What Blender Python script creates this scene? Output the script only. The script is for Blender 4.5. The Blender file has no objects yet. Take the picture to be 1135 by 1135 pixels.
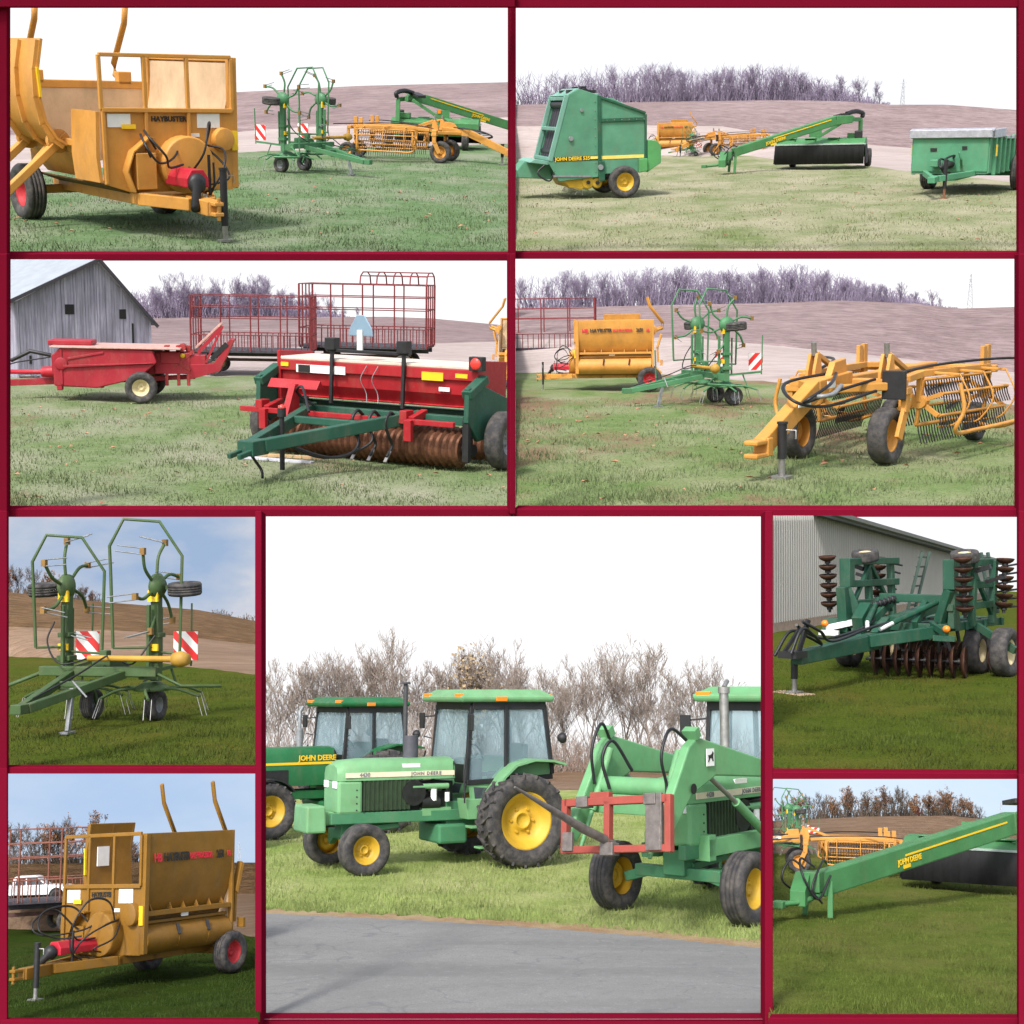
import bpy, bmesh, math, random
import numpy as np
from mathutils import Vector, Matrix
R = math.radians
random.seed(7); RNG = np.random.default_rng(11)
scene = bpy.context.scene
COL = scene.collection

# ------------------------------------------------------------------ materials
MATS = {}
def nodes(name):
    m = bpy.data.materials.new(name); m.use_nodes = True
    nt = m.node_tree
    for n in list(nt.nodes): nt.nodes.remove(n)
    out = nt.nodes.new('ShaderNodeOutputMaterial')
    b = nt.nodes.new('ShaderNodeBsdfPrincipled')
    nt.links.new(b.outputs[0], out.inputs[0])
    return m, nt, b, out
def ramp(nt, fac, stops):
    r = nt.nodes.new('ShaderNodeValToRGB')
    e = r.color_ramp.elements
    while len(e) < len(stops): e.new(0.5)
    for k, (p, c) in enumerate(stops):
        e[k].position = p; e[k].color = (c[0], c[1], c[2], 1)
    nt.links.new(fac, r.inputs[0]); return r.outputs[0]
def noise(nt, scale, detail=4, rough=.6, vec=None, stretch=None):
    if vec is None:
        tc = nt.nodes.new('ShaderNodeTexCoord'); vec = tc.outputs['Object']
    if stretch:
        mp = nt.nodes.new('ShaderNodeMapping'); mp.inputs['Scale'].default_value = stretch
        nt.links.new(vec, mp.inputs[0]); vec = mp.outputs[0]
    n = nt.nodes.new('ShaderNodeTexNoise'); n.inputs['Scale'].default_value = scale
    n.inputs['Detail'].default_value = detail; n.inputs['Roughness'].default_value = rough
    nt.links.new(vec, n.inputs['Vector']); return n.outputs['Fac']
def mixc(nt, fac, a, b):
    m = nt.nodes.new('ShaderNodeMix'); m.data_type = 'RGBA'
    if hasattr(fac, 'links'): nt.links.new(fac, m.inputs[0])
    else: m.inputs[0].default_value = fac
    for v, i in ((a, 6), (b, 7)):
        if hasattr(v, 'links'): nt.links.new(v, m.inputs[i])
        else: m.inputs[i].default_value = (v[0], v[1], v[2], 1)
    return m.outputs[2]
def bump(nt, b, h, strength, dist):
    n = nt.nodes.new('ShaderNodeBump'); n.inputs['Strength'].default_value = strength
    n.inputs['Distance'].default_value = dist
    nt.links.new(h, n.inputs['Height']); nt.links.new(n.outputs[0], b.inputs['Normal'])
def mul(c, k): return tuple(min(1, x * k) for x in c)

def paint(name, col, rough=.42, wear=(.30, .22, .15), amt=.5, spec=.4):
    """sprayed machine paint: faded patches, mud specks and a little rust"""
    if name in MATS: return MATS[name]
    m, nt, b, o = nodes(name)
    n1 = noise(nt, 1.7, 5, .65); n2 = noise(nt, 14, 6, .75)
    base = ramp(nt, n1, [(.3, mul(col, .78)), (.55, col), (.75, tuple(min(1, x*1.12+.012) for x in col))])
    d = ramp(nt, n2, [(.60, (0, 0, 0)), (.74, (amt, amt, amt))])
    n3 = noise(nt, 1.0, 6, .75, None, (4, 4, 1.3))
    base = mixc(nt, ramp(nt, n3, [(.50, (0, 0, 0)), (.74, (.40, .40, .40))]), base, tuple(.55*x+.45*y for x, y in zip(mul(col, .5), wear)))
    c = mixc(nt, d, base, wear)
    nt.links.new(c, b.inputs['Base Color'])
    nt.links.new(ramp(nt, n2, [(.3, (rough,)*3), (.8, (min(1, rough+.35),)*3)]), b.inputs['Roughness'])
    b.inputs['Specular IOR Level'].default_value = spec
    bump(nt, b, n1, .10, .02)
    MATS[name] = m; return m
def plain(name, col, rough=.6, metal=0, amt=.25, scale=8, spec=.4):
    if name in MATS: return MATS[name]
    m, nt, b, o = nodes(name)
    n1 = noise(nt, scale, 6, .7)
    c = ramp(nt, n1, [(.3, mul(col, 1-amt)), (.7, mul(col, 1+amt))])
    nt.links.new(c, b.inputs['Base Color'])
    b.inputs['Roughness'].default_value = rough; b.inputs['Metallic'].default_value = metal
    b.inputs['Specular IOR Level'].default_value = spec
    bump(nt, b, n1, .15, .01)
    MATS[name] = m; return m
def glass_mat(name, tint, rough=.05, alpha=.55):
    if name in MATS: return MATS[name]
    m, nt, b, o = nodes(name)
    b.inputs['Base Color'].default_value = (*tint, 1); b.inputs['Roughness'].default_value = rough
    b.inputs['Specular IOR Level'].default_value = .8
    tr = nt.nodes.new('ShaderNodeBsdfTransparent'); tr.inputs[0].default_value = (.85, .93, .95, 1)
    mx = nt.nodes.new('ShaderNodeMixShader'); mx.inputs[0].default_value = alpha
    nt.links.new(tr.outputs[0], mx.inputs[1]); nt.links.new(b.outputs[0], mx.inputs[2])
    nt.links.new(mx.outputs[0], o.inputs[0]); MATS[name] = m; return m
def warn_mat():
    if 'warning' in MATS: return MATS['warning']
    m, nt, b, o = nodes('warning')
    tc = nt.nodes.new('ShaderNodeTexCoord'); sp = nt.nodes.new('ShaderNodeSeparateXYZ')
    nt.links.new(tc.outputs['Object'], sp.inputs[0])
    def mt(op, a, v):
        n = nt.nodes.new('ShaderNodeMath'); n.operation = op
        nt.links.new(a, n.inputs[0])
        if hasattr(v, 'links'): nt.links.new(v, n.inputs[1])
        else: n.inputs[1].default_value = v
        return n.outputs[0]
    s = mt('ADD', mt('ADD', sp.outputs[0], sp.outputs[1]), sp.outputs[2])
    s = mt('GREATER_THAN', mt('FRACT', mt('MULTIPLY', s, 3.3), 0), .5)
    nt.links.new(mixc(nt, s, (.85, .85, .83), (.72, .03, .03)), b.inputs['Base Color'])
    b.inputs['Roughness'].default_value = .35; MATS['warning'] = m; return m
def tyre_mat(name='tyre', col=(.028, .027, .030), dust=(.10, .088, .078)):
    if name in MATS: return MATS[name]
    m, nt, b, o = nodes(name)
    n1 = noise(nt, 9, 6, .7)
    nt.links.new(ramp(nt, n1, [(.42, col), (.7, dust)]), b.inputs['Base Color'])
    b.inputs['Roughness'].default_value = .8; bump(nt, b, n1, .2, .01); MATS[name] = m; return m

# ------------------------------------------------------------------ mesh builder
class MB:
    def __init__(s): s.v = []; s.f = []; s.s = []
    def add(s, vs, fs, smooth=False):
        o = len(s.v); s.v += [tuple(v) for v in vs]
        for f in fs: s.f.append(tuple(i+o for i in f)); s.s.append(smooth)
        return s
    def box(s, c, d, M=None, top=1.0, topy=None):
        x, y, z = d[0]/2, d[1]/2, d[2]/2; ty = top if topy is None else topy
        vs = [Vector(p) for p in ((-x,-y,-z),(x,-y,-z),(x,y,-z),(-x,y,-z),(-x*top,-y*ty,z),(x*top,-y*ty,z),(x*top,y*ty,z),(-x*top,y*ty,z))]
        if M is not None: vs = [M @ v for v in vs]
        vs = [v+Vector(c) for v in vs]
        return s.add(vs, [(0,3,2,1),(4,5,6,7),(0,1,5,4),(1,2,6,5),(2,3,7,6),(3,0,4,7)])
    def bar(s, a, b, w, h, w2=None, h2=None, up=(0, 0, 1)):
        a = Vector(a); b = Vector(b); d = (b-a).normalized(); u = Vector(up)
        if abs(d.dot(u)) > .99: u = Vector((1, 0, 0))
        r = d.cross(u).normalized(); u = r.cross(d)
        w2 = w if w2 is None else w2; h2 = h if h2 is None else h2
        vs = [a-r*w/2-u*h/2, a+r*w/2-u*h/2, a+r*w/2+u*h/2, a-r*w/2+u*h/2,
              b-r*w2/2-u*h2/2, b+r*w2/2-u*h2/2, b+r*w2/2+u*h2/2, b-r*w2/2+u*h2/2]
        return s.add(vs, [(0,1,2,3),(7,6,5,4),(0,4,5,1),(1,5,6,2),(2,6,7,3),(3,7,4,0)])
    def tube(s, pts, r, n=8, smooth=True, closed=False):
        P = [Vector(p) for p in pts]; k = len(P)
        rs = r if isinstance(r, (list, tuple)) else [r]*k
        vs = []; up = None
        for i, p in enumerate(P):
            if closed: d = (P[(i+1) % k]-P[i-1])
            else: d = (P[min(i+1, k-1)]-P[max(i-1, 0)])
            d = d.normalized() if d.length > 1e-9 else Vector((0, 0, 1))
            if up is None:
                up = Vector((0, 0, 1)) if abs(d.z) < .9 else Vector((1, 0, 0))
            a = d.cross(up)
            if a.length < 1e-4: a = d.cross(Vector((.3, 1, .2)))
            a.normalize(); up = a.cross(d).normalized()
            for j in range(n):
                t = 2*math.pi*j/n; vs.append(p+(a*math.cos(t)+up*math.sin(t))*rs[i])
        fs = []
        for i in range(k if closed else k-1):
            i2 = (i+1) % k
            for j in range(n): fs.append((i*n+j, i*n+(j+1) % n, i2*n+(j+1) % n, i2*n+j))
        s.add(vs, fs, smooth)
        if not closed:
            s.add(vs[:n], [tuple(range(n))[::-1]]); s.add(vs[-n:], [tuple(range(n))])
        return s
    def cyl(s, a, b, r, r2=None, n=16): return s.tube([a, b], [r, r if r2 is None else r2], n)
    def prism(s, poly, a, b, ax='y'):
        f = {'y': lambda p, t: (p[0], t, p[1]), 'x': lambda p, t: (t, p[0], p[1]), 'z': lambda p, t: (p[0], p[1], t)}[ax]
        n = len(poly); vs = [f(p, a) for p in poly]+[f(p, b) for p in poly]
        return s.add(vs, [tuple(range(n)), tuple(range(n, 2*n))[::-1]]+[(i, (i+1) % n, n+(i+1) % n, n+i) for i in range(n)])
    def sheet(s, prof, a, b, t, ax='x', smooth=True):
        """a bent plate: profile line extruded along ax, thickness t"""
        P = [Vector((p[0], p[1])) for p in prof]; k = len(P); off = []
        for i in range(k):
            d = (P[min(i+1, k-1)]-P[max(i-1, 0)]).normalized(); off.append(Vector((-d.y, d.x))*t)
        Q = [P[i]+off[i] for i in range(k)]
        f = {'x': lambda p, u: (u, p[0], p[1]), 'y': lambda p, u: (p[0], u, p[1]), 'z': lambda p, u: (p[0], p[1], u)}[ax]
        vs = [f(p, a) for p in P]+[f(p, b) for p in P]+[f(p, a) for p in Q]+[f(p, b) for p in Q]
        s.add(vs, [(i, i+1, k+i+1, k+i) for i in range(k-1)]+[(2*k+i+1, 2*k+i, 3*k+i, 3*k+i+1) for i in range(k-1)], smooth)
        fs = [(0, k, 3*k, 2*k), (k-1, 3*k-1, 4*k-1, 2*k-1)]
        for i in range(k-1): fs += [(i+1, i, 2*k+i, 2*k+i+1), (k+i, k+i+1, 3*k+i+1, 3*k+i)]
        return s.add(vs, fs)
    def lathe(s, prof, c, ax=(0, 1, 0), n=28, smooth=True):
        c = Vector(c); ax = Vector(ax).normalized()
        u = ax.cross(Vector((0, 0, 1)) if abs(ax.z) < .9 else Vector((1, 0, 0))).normalized(); w = ax.cross(u)
        k = len(prof); vs = []
        for (r, h) in prof:
            for j in range(n):
                t = 2*math.pi*j/n; vs.append(c+ax*h+(u*math.cos(t)+w*math.sin(t))*r)
        return s.add(vs, [(i*n+j, i*n+(j+1) % n, (i+1)*n+(j+1) % n, (i+1)*n+j) for i in range(k-1) for j in range(n)], smooth)
    def build(s, name, mat, par=None, bev=0, label=None, recalc=True):
        me = bpy.data.meshes.new(name); me.from_pydata(s.v, [], s.f); me.update()
        me.polygons.foreach_set('use_smooth', s.s)
        if recalc: bm = bmesh.new(); bm.from_mesh(me); bmesh.ops.recalc_face_normals(bm, faces=bm.faces); bm.to_mesh(me); bm.free()
        me.materials.append(mat)
        ob = bpy.data.objects.new(name, me); COL.objects.link(ob)
        if par is not None: ob.parent = par
        if bev:
            b = ob.modifiers.new('edge', 'BEVEL'); b.width = bev; b.segments = 2; b.limit_method = 'ANGLE'; b.angle_limit = R(50)
            b.use_clamp_overlap = True
        if label: ob['label'] = label
        return ob
def spl(pts, n=6):
    P = [Vector(p) for p in pts]; P = [2*P[0]-P[1]]+P+[2*P[-1]-P[-2]]; out = []
    for i in range(1, len(P)-2):
        for j in range(n):
            t = j/n; a, b, c, d = P[i-1:i+3]
            out.append(.5*((2*b)+(c-a)*t+(2*a-5*b+4*c-d)*t*t+(3*b-a-3*c+d)*t**3))
    out.append(P[-2]); return out
def thing(name, label, cat, group=None):
    o = bpy.data.objects.new(name, None); o.empty_display_size = .2; COL.objects.link(o)
    o['label'] = label; o['category'] = cat
    if group: o['group'] = group
    return o
def text(s, size, mat, par, loc, xdir, ydir, name='lettering', ext=.004, shear=0, spacing=1.0):
    c = bpy.data.curves.new(name, 'FONT'); c.body = s; c.size = size; c.extrude = ext; c.shear = shear
    c.align_x = 'CENTER'; c.align_y = 'CENTER'; c.resolution_u = 2; c.space_character = spacing
    try: c.offset = size*.03
    except Exception: pass
    t = bpy.data.objects.new('tmp', c); COL.objects.link(t)
    me = bpy.data.meshes.new_from_object(t.evaluated_get(bpy.context.evaluated_depsgraph_get()))
    bpy.data.objects.remove(t)
    x = Vector(xdir).normalized(); y = Vector(ydir); y = (y-x*y.dot(x)).normalized(); z = x.cross(y)
    me.transform(Matrix(((x.x, y.x, z.x, loc[0]), (x.y, y.y, z.y, loc[1]), (x.z, y.z, z.z, loc[2]), (0, 0, 0, 1))))
    me.materials.clear(); me.materials.append(mat)
    o = bpy.data.objects.new(name, me); COL.objects.link(o); o.parent = par; return o
def kids(o): return [c for c in bpy.data.objects if c.parent == o]
def copy_tree(o, parent=None, kidmap=None):
    if kidmap is None:
        kidmap = {}
        for c in bpy.data.objects:
            if c.parent: kidmap.setdefault(c.parent.name, []).append(c)
    c = o.copy(); COL.objects.link(c)
    if parent: c.parent = parent
    for ch in kidmap.get(o.name, []): copy_tree(ch, c, kidmap)
    return c

def wheel(par, c, r, w, rim, ax=(0, 1, 0), rr=.55, style='rib', name='wheel', tyre=None, dish=1, n=36):
    """tyre mesh with its rim as a sub-part; c = wheel centre, dish = +1/-1 the outer side along ax"""
    ax = Vector(ax).normalized()*dish; T = tyre or tyre_mat(); h = w/2; ri = r*rr
    m = MB()
    prof = [(ri, -h*.62), (ri*1.06, -h*.8), (r*.80, -h), (r*.93, -h*.93), (r*.985, -h*.72)]
    if style == 'rib':
        for k in range(4):
            a = -h*.72+h*1.44*(k+.5)/4; g = h*.05
            prof += [(r, a-h*.16), (r, a+h*.12)]
            if k < 3: prof += [(r*.965, a+h*.14), (r*.965, a+h*.20)]
    elif style == 'lug': prof += [(r*.94, -h*.6), (r*.945, 0), (r*.94, h*.6)]
    else: prof += [(r, -h*.4), (r, h*.4)]
    prof += [(r*.985, h*.72), (r*.93, h*.93), (r*.80, h), (ri*1.06, h*.8), (ri, h*.62)]
    m.lathe(prof, c, ax, n)
    if style == 'lug':
        u = ax.cross(Vector((0, 0, 1))).normalized(); v = ax.cross(u); C = Vector(c); nl = 19
        for k in range(nl):
            for sd in (-1, 1):
                t0 = 2*math.pi*(k+(.5 if sd > 0 else 0))/nl; t1 = t0+.21
                a = C+ax*(sd*h*.98)+(u*math.cos(t0)+v*math.sin(t0))*r*.95
                b = C+ax*(sd*h*.02)+(u*math.cos(t1)+v*math.sin(t1))*r*.975
                rad = (u*math.cos(t0)+v*math.sin(t0))
                m.bar(a, b, r*.055, r*.075, up=rad)
    t = m.build(name, T, par)
    d = MB()
    d.lathe([(0, h*.02), (ri*.22, h*.02), (ri*.25, h*.18), (ri*.30, h*.18), (ri*.36, h*.0), (ri*.62, -h*.1), (ri*.78, h*.3), (ri*.96, h*.62), (ri*1.04, h*.72), (ri*1.04, h*.6), (ri*.99, -h*.7)], c, ax, n)
    u = ax.cross(Vector((0, 0, 1))).normalized(); v = ax.cross(u)
    for k in range(6):
        q = Vector(c)+(u*math.cos(k*math.pi/3)+v*math.sin(k*math.pi/3))*ri*.45
        d.cyl(q-ax*h*.1, q+ax*h*.08, ri*.06, n=6)
    d.build('rim', rim, t)
    return t

# ------------------------------------------------------------------ camera and plots
W = 1135.0; FOV = 42.0; FPX = W/2/math.tan(R(FOV/2)); PITCH = R(-3)
CAMP = Vector((0, 0, 12))
cam = bpy.data.cameras.new('camera'); camo = bpy.data.objects.new('camera', cam); COL.objects.link(camo)
cam.sensor_width = 36; cam.angle = R(FOV); cam.clip_start = .5; cam.clip_end = 20000
camo.location = CAMP; camo.rotation_euler = (R(90)+PITCH, 0, 0)
scene.camera = camo
RC = camo.rotation_euler.to_matrix()
def ray(px, py): return RC @ Vector(((px-W/2)/FPX, -(py-W/2)/FPX, -1)).normalized()
class Plot:
    """one display plot: a terrace with its own horizon height, lying somewhere up the slope"""
    def __init__(s, name, x0, x1, y0, y1, yh, h, near):
        s.name = name; s.x0, s.x1, s.y0, s.y1, s.yh, s.h = x0, x1, y0, y1, yh, h
        xc = (x0+x1)/2; F = ray(xc, yh); Y = RC @ Vector((0, 1, 0))
        z = (Y-F*Y.dot(F)).normalized(); x = F.cross(z)
        a = (xc-W/2)/FPX; b = -(yh-W/2)/FPX; d = math.tan(a*b/(1+a*a)*.45)
        x, z = (x-z*d).normalized(), (z+x*d).normalized()
        s.s = 1.0; s.R = Matrix((x, F, z)).transposed()
        s.Ri = s.R.transposed()
        s.near = s.g(xc, y1+6.5).y; s.s = near/s.near
        s.M = Matrix.Translation(CAMP) @ s.R.to_4x4() @ Matrix.Diagonal((s.s, s.s, s.s, 1)) @ Matrix.Translation((0, 0, -h))
    def d(s, px, py): return s.Ri @ ray(px, py)
    def g(s, px, py, z=0):
        d = s.d(px, py); t = (z-s.h)/d.z; return Vector((d.x*t, d.y*t, z))
    def at(s, px, py, D):
        d = s.d(px, py); t = D/d.y; return Vector((d.x*t, D, s.h+d.z*t))
    def place(s, o, px, py, yaw, sc=1, anchor=(0, 0), dz=0):
        p = s.g(px, py); q = Matrix.Rotation(R(yaw), 4, 'Z') @ Vector((anchor[0]*sc, anchor[1]*sc, 0))
        o.matrix_world = s.M @ Matrix.Translation((p.x-q.x, p.y-q.y, dz)) @ Matrix.Rotation(R(yaw), 4, 'Z') @ Matrix.Scale(sc, 4)
    def fit(s, o, a, pa, b, pb, sc=None):
        """stand the thing so that its ground points a and b come to lie at two spots of the plot"""
        A = s.g(*pa); B = s.g(*pb); a = Vector((a[0], a[1], 0)); b = Vector((b[0], b[1], 0))
        v = B-A; w = b-a; yaw = math.atan2(v.y, v.x)-math.atan2(w.y, w.x); k = v.length/w.length
        if sc: k = sc
        Rm = Matrix.Rotation(yaw, 4, 'Z'); mid = (A+B)/2-Rm @ ((a+b)/2*k)
        if sc: mid = A-Rm @ (a*k)
        o.matrix_world = s.M @ Matrix.Translation((mid.x, mid.y, 0)) @ Rm @ Matrix.Scale(k, 4)
        print('FIT', s.name, o.name, 'scale %.2f' % (v.length/w.length), 'yaw %.0f' % math.degrees(yaw), 'used %.2f' % k)
def interp(line, x):
    xs = [p[0] for p in line]; ys = [p[1] for p in line]
    return float(np.interp(x, xs, ys))

def clip(P, root, top=True, bottom=False, m=2.5):
    """cut a thing off where the border of its plot stands"""
    C = CAMP; pl = []
    r = lambda x, y: ray(x, y)
    xc, yc = (P.x0+P.x1)/2, (P.y0+P.y1)/2; mid = r(xc, yc)
    for a, b in ((r(P.x0-m, P.y0), r(P.x0-m, P.y1)), (r(P.x1+m, P.y0), r(P.x1+m, P.y1)))+(((r(P.x0, P.y0-m), r(P.x1, P.y0-m)),) if top else ()):
        n = a.cross(b).normalized()
        if n.dot(mid) > 0: n = -n
        pl.append(n)          # outward normals
    st = [root]; dead = []
    while st:
        o = st.pop(); st += kids(o)
        if o.type != 'MESH': continue
        M = root.matrix_world
        for n in pl:
            no = (M.to_3x3().transposed() @ n).normalized(); co = M.inverted() @ C
            if max((Vector(q)-co).dot(no) for q in o.bound_box) <= 0: continue
            d = [(v.co-co).dot(no) for v in o.data.vertices]
            if not d or max(d) <= 0: continue
            if min(d) > 0: dead.append(o); break
            if o.data.users > 1: o.data = o.data.copy()
            bm = bmesh.new(); bm.from_mesh(o.data)
            g = bmesh.ops.bisect_plane(bm, geom=bm.verts[:]+bm.edges[:]+bm.faces[:], dist=1e-6, plane_co=co, plane_no=no, clear_outer=True)
            ed = [e for e in g['geom_cut'] if isinstance(e, bmesh.types.BMEdge)]
            try: bmesh.ops.edgenet_fill(bm, edges=ed)
            except Exception: pass
            bm.to_mesh(o.data); bm.free()
    for o in dead:
        for c in kids(o): c.parent = o.parent
        bpy.data.objects.remove(o)

SPLIT = {'mount_plate', 'rear_gate', 'gate_frame', 'mirror', 'work_lamp', 'roof_lamp', 'decal', 'reflector', 'side_wall', 'front_side_panel', 'top_brackets', 'windows', 'bearing', 'headlight', 'bumper', 'tine_holders', 'roller', 'decal_stripe', 'side_ribs', 'wheel_arch', 'filter', 'lower_links', 'wing_hinge', 'hatch', 'hub'}
ONE = {'top_brackets': 'top_bracket', 'windows': 'window', 'tine_holders': 'tine_holder', 'side_ribs': 'side_rib'}
def split_parts():
    """separate pieces of a repeated part become parts of their own"""
    cache = {}
    for o in list(bpy.data.objects):
        nm = o.name.split('.')[0]
        if o.type != 'MESH' or nm not in SPLIT or o.parent is None: continue
        me = o.data
        if me.name not in cache:
            n = len(me.vertices); par = list(range(n))
            def find(i):
                while par[i] != i: par[i] = par[par[i]]; i = par[i]
                return i
            for e in me.edges:
                x, y = find(e.vertices[0]), find(e.vertices[1])
                if x != y: par[x] = y
            gr = {}
            for p in me.polygons: gr.setdefault(find(p.vertices[0]), []).append(p)
            out = []
            if len(gr) > 1:
                for g in gr.values():
                    ids = sorted({i for p in g for i in p.vertices}); mp = {v: k for k, v in enumerate(ids)}
                    m2 = bpy.data.meshes.new(me.name); m2.from_pydata([me.vertices[i].co for i in ids], [], [[mp[i] for i in p.vertices] for p in g])
                    m2.polygons.foreach_set('use_smooth', [p.use_smooth for p in g]); m2.materials.append(me.materials[0]); m2.update(); out.append(m2)
            cache[me.name] = out
        out = cache[me.name]
        nn = ONE.get(nm, nm)
        if not out:
            continue
        for m2 in out[1:]:
            c = o.copy(); c.data = m2; c.name = nn; COL.objects.link(c)
        o.data = out[0]
        if nn != nm: o.name = nn
# ------------------------------------------------------------------ setting materials
def grass_mat(name, c1, c2, tan, soil, tanamt=.5, soilamt=.3, scale=1.0):
    m, nt, b, o = nodes(name)
    tc = nt.nodes.new('ShaderNodeTexCoord'); v = tc.outputs['Object']
    big = noise(nt, .55*scale, 5, .62, v, (1, .6, 1)); mid = noise(nt, 2.6*scale, 6, .7, v); fine = noise(nt, 26*scale, 5, .75, v); s2 = noise(nt, .33*scale, 6, .66, v, (1, .45, 1))
    g = ramp(nt, mid, [(.3, c1), (.7, c2)])
    c = mixc(nt, ramp(nt, big, [(.52-.22*tanamt, (0, 0, 0)), (.80-.2*tanamt, (.85, .85, .85))]), g, tan)
    c = mixc(nt, ramp(nt, s2, [(.66-.14*soilamt, (0, 0, 0)), (.74-.12*soilamt, (.85, .85, .85))]), c, soil)
    f = ramp(nt, fine, [(.25, (.55, .55, .55)), (.75, (1.35, 1.35, 1.35))])
    mm = nt.nodes.new('ShaderNodeMix'); mm.data_type = 'RGBA'; mm.blend_type = 'MULTIPLY'; mm.inputs[0].default_value = 1
    nt.links.new(c, mm.inputs[6]); nt.links.new(f, mm.inputs[7]); nt.links.new(mm.outputs[2], b.inputs['Base Color'])
    b.inputs['Roughness'].default_value = 1; b.inputs['Specular IOR Level'].default_value = .03
    bump(nt, b, fine, .5, .03); return m
def field_mat(name, c1, c2, freq=3.0, lines=.75, furrow=(.2, 1, 1)):
    m, nt, b, o = nodes(name)
    tc = nt.nodes.new('ShaderNodeTexCoord'); v = tc.outputs['Object']
    n1 = noise(nt, 1.2, 7, .75, v, (.25, 1.6, 1)); n2 = noise(nt, 9, 5, .8, v, (.16, 1.5, 1)); n3 = noise(nt, .22, 3, .6, v, (.5, 1.5, 1))
    c = ramp(nt, n1, [(.34, c1), (.66, c2)])
    c = mixc(nt, ramp(nt, n3, [(.4, (0, 0, 0)), (.62, (.5, .5, .5))]), c, mul(c1, .86))
    f = ramp(nt, n2, [(.3, (1-lines*.75,)*3), (.72, (1+lines*.6,)*3)])
    mm = nt.nodes.new('ShaderNodeMix'); mm.data_type = 'RGBA'; mm.blend_type = 'MULTIPLY'; mm.inputs[0].default_value = 1
    nt.links.new(c, mm.inputs[6]); nt.links.new(f, mm.inputs[7]); nt.links.new(mm.outputs[2], b.inputs['Base Color'])
    b.inputs['Roughness'].default_value = .95; b.inputs['Specular IOR Level'].default_value = .1
    bump(nt, b, n2, .7, .15); return m
def sky_mat(name, stops, strength=1.0, scale=.05, stretch=(1, 1, 1.8), detail=5):
    m = bpy.data.materials.new(name); m.use_nodes = True; nt = m.node_tree
    for n in list(nt.nodes): nt.nodes.remove(n)
    out = nt.nodes.new('ShaderNodeOutputMaterial'); e = nt.nodes.new('ShaderNodeEmission')
    n1 = noise(nt, scale, detail, .55, None, stretch)
    nt.links.new(ramp(nt, n1, stops), e.inputs[0]); e.inputs[1].default_value = strength
    nt.links.new(e.outputs[0], out.inputs[0]); return m
CRIM = plain('crimson_paint', (.150, .0050, .0185), .9, amt=.03, spec=0)

def structure(o, label=None):
    o['kind'] = 'structure'
    if label: o['label'] = label
    return o
def gridmesh(name, mat, pts, nu, nv, M, label=None):
    """pts: (nv+1)x(nu+1) points, row by row"""
    fs = [(j*(nu+1)+i, j*(nu+1)+i+1, (j+1)*(nu+1)+i+1, (j+1)*(nu+1)+i) for j in range(nv) for i in range(nu)]
    m = MB(); m.add(pts, fs, True); o = m.build(name, mat, recalc=False); o.matrix_world = M
    return structure(o, label)
def ground(P, mat, yf, desc, xl=6, xr=6, name='grass_ground', top=None):
    """lawn from the front border of the plot to the edge of its field"""
    nu, nv = 56, 64; pts = []; rs = random.Random(3)
    bot = P.y1+2
    for j in range(nv+1):
        t = j/nv
        for i in range(nu+1):
            px = P.x0-xl+(P.x1+xr-P.x0+xl)*i/nu
            ye = interp(yf, px)
            # even steps in distance
            D0 = 1/(bot-P.yh); D1 = 1/(ye-3-P.yh); y = P.yh+1/(D0+(D1-D0)*t)
            g = P.g(px, y); g.z = .025*math.sin(g.x*1.3+g.y*.7)*math.sin(g.y*1.1-g.x*.4)+.012*math.sin(g.x*4.1)*math.sin(g.y*3.7)
            pts.append(g)
    return gridmesh(name, mat, pts, nu, nv, P.M, desc)
def rise(P, mat, lo, hi, Dlo, Dhi, desc, name, xl=6, xr=6, power=1.5, nv=24, dl=0, dh=0, wob=0):
    """rising land between two contour lines, from distance Dlo to Dhi"""
    nu = 64; pts = []
    for j in range(nv+1):
        t = j/nv
        for i in range(nu+1):
            px = P.x0-xl+(P.x1+xr-P.x0+xl)*i/nu
            a = interp(lo, px)+dl; b = interp(hi, px)+dh
            y = a+(b-a)*t+wob*math.sin(px*.11+3*t)*math.sin(px*.037)
            if Dlo is None:   # start where the lawn plane ends
                d0 = P.g(px, interp(lo, px)).y
            else: d0 = Dlo
            pts.append(P.at(px, y, d0+(Dhi-d0)*t**power))
    return gridmesh(name, mat, pts, nu, nv, P.M, desc)
def sky(P, mat, D, desc, top=None, bottom=None, xl=5, xr=5):
    y0 = P.y0-1 if top is None else top; y1 = bottom
    # a gently curved backdrop standing behind the plot
    pts = []; nu, nv = 24, 8
    for j in range(nv+1):
        for i in range(nu+1):
            px = P.x0-xl+(P.x1+xr-P.x0+xl)*i/nu; u = 2*i/nu-1
            pts.append(P.at(px, y1+(y0-y1)*j/nv, D*(1-.03*u*u)))
    return gridmesh('sky', mat, pts, nu, nv, P.M, desc)
def slab(P, quad, D, thick, name, label, cat='wall', par=None):
    """a solid bar of the collage border: outline in its own plane at distance D, real thickness behind it"""
    a = [P.at(x, y, d) for (x, y), d in zip(quad, D if isinstance(D, (list, tuple)) else [D]*9)]; b = [p+Vector((0, thick, 0)) for p in a]; n = len(a)
    m = MB(); m.add(a+b, [tuple(range(n)), tuple(range(n, 2*n))[::-1]]+[(i, (i+1) % n, n+(i+1) % n, n+i) for i in range(n)])
    o = m.build(name, CRIM, None, bev=.01); o.matrix_world = P.M; o['label'] = label; o['category'] = cat; return o

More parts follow.
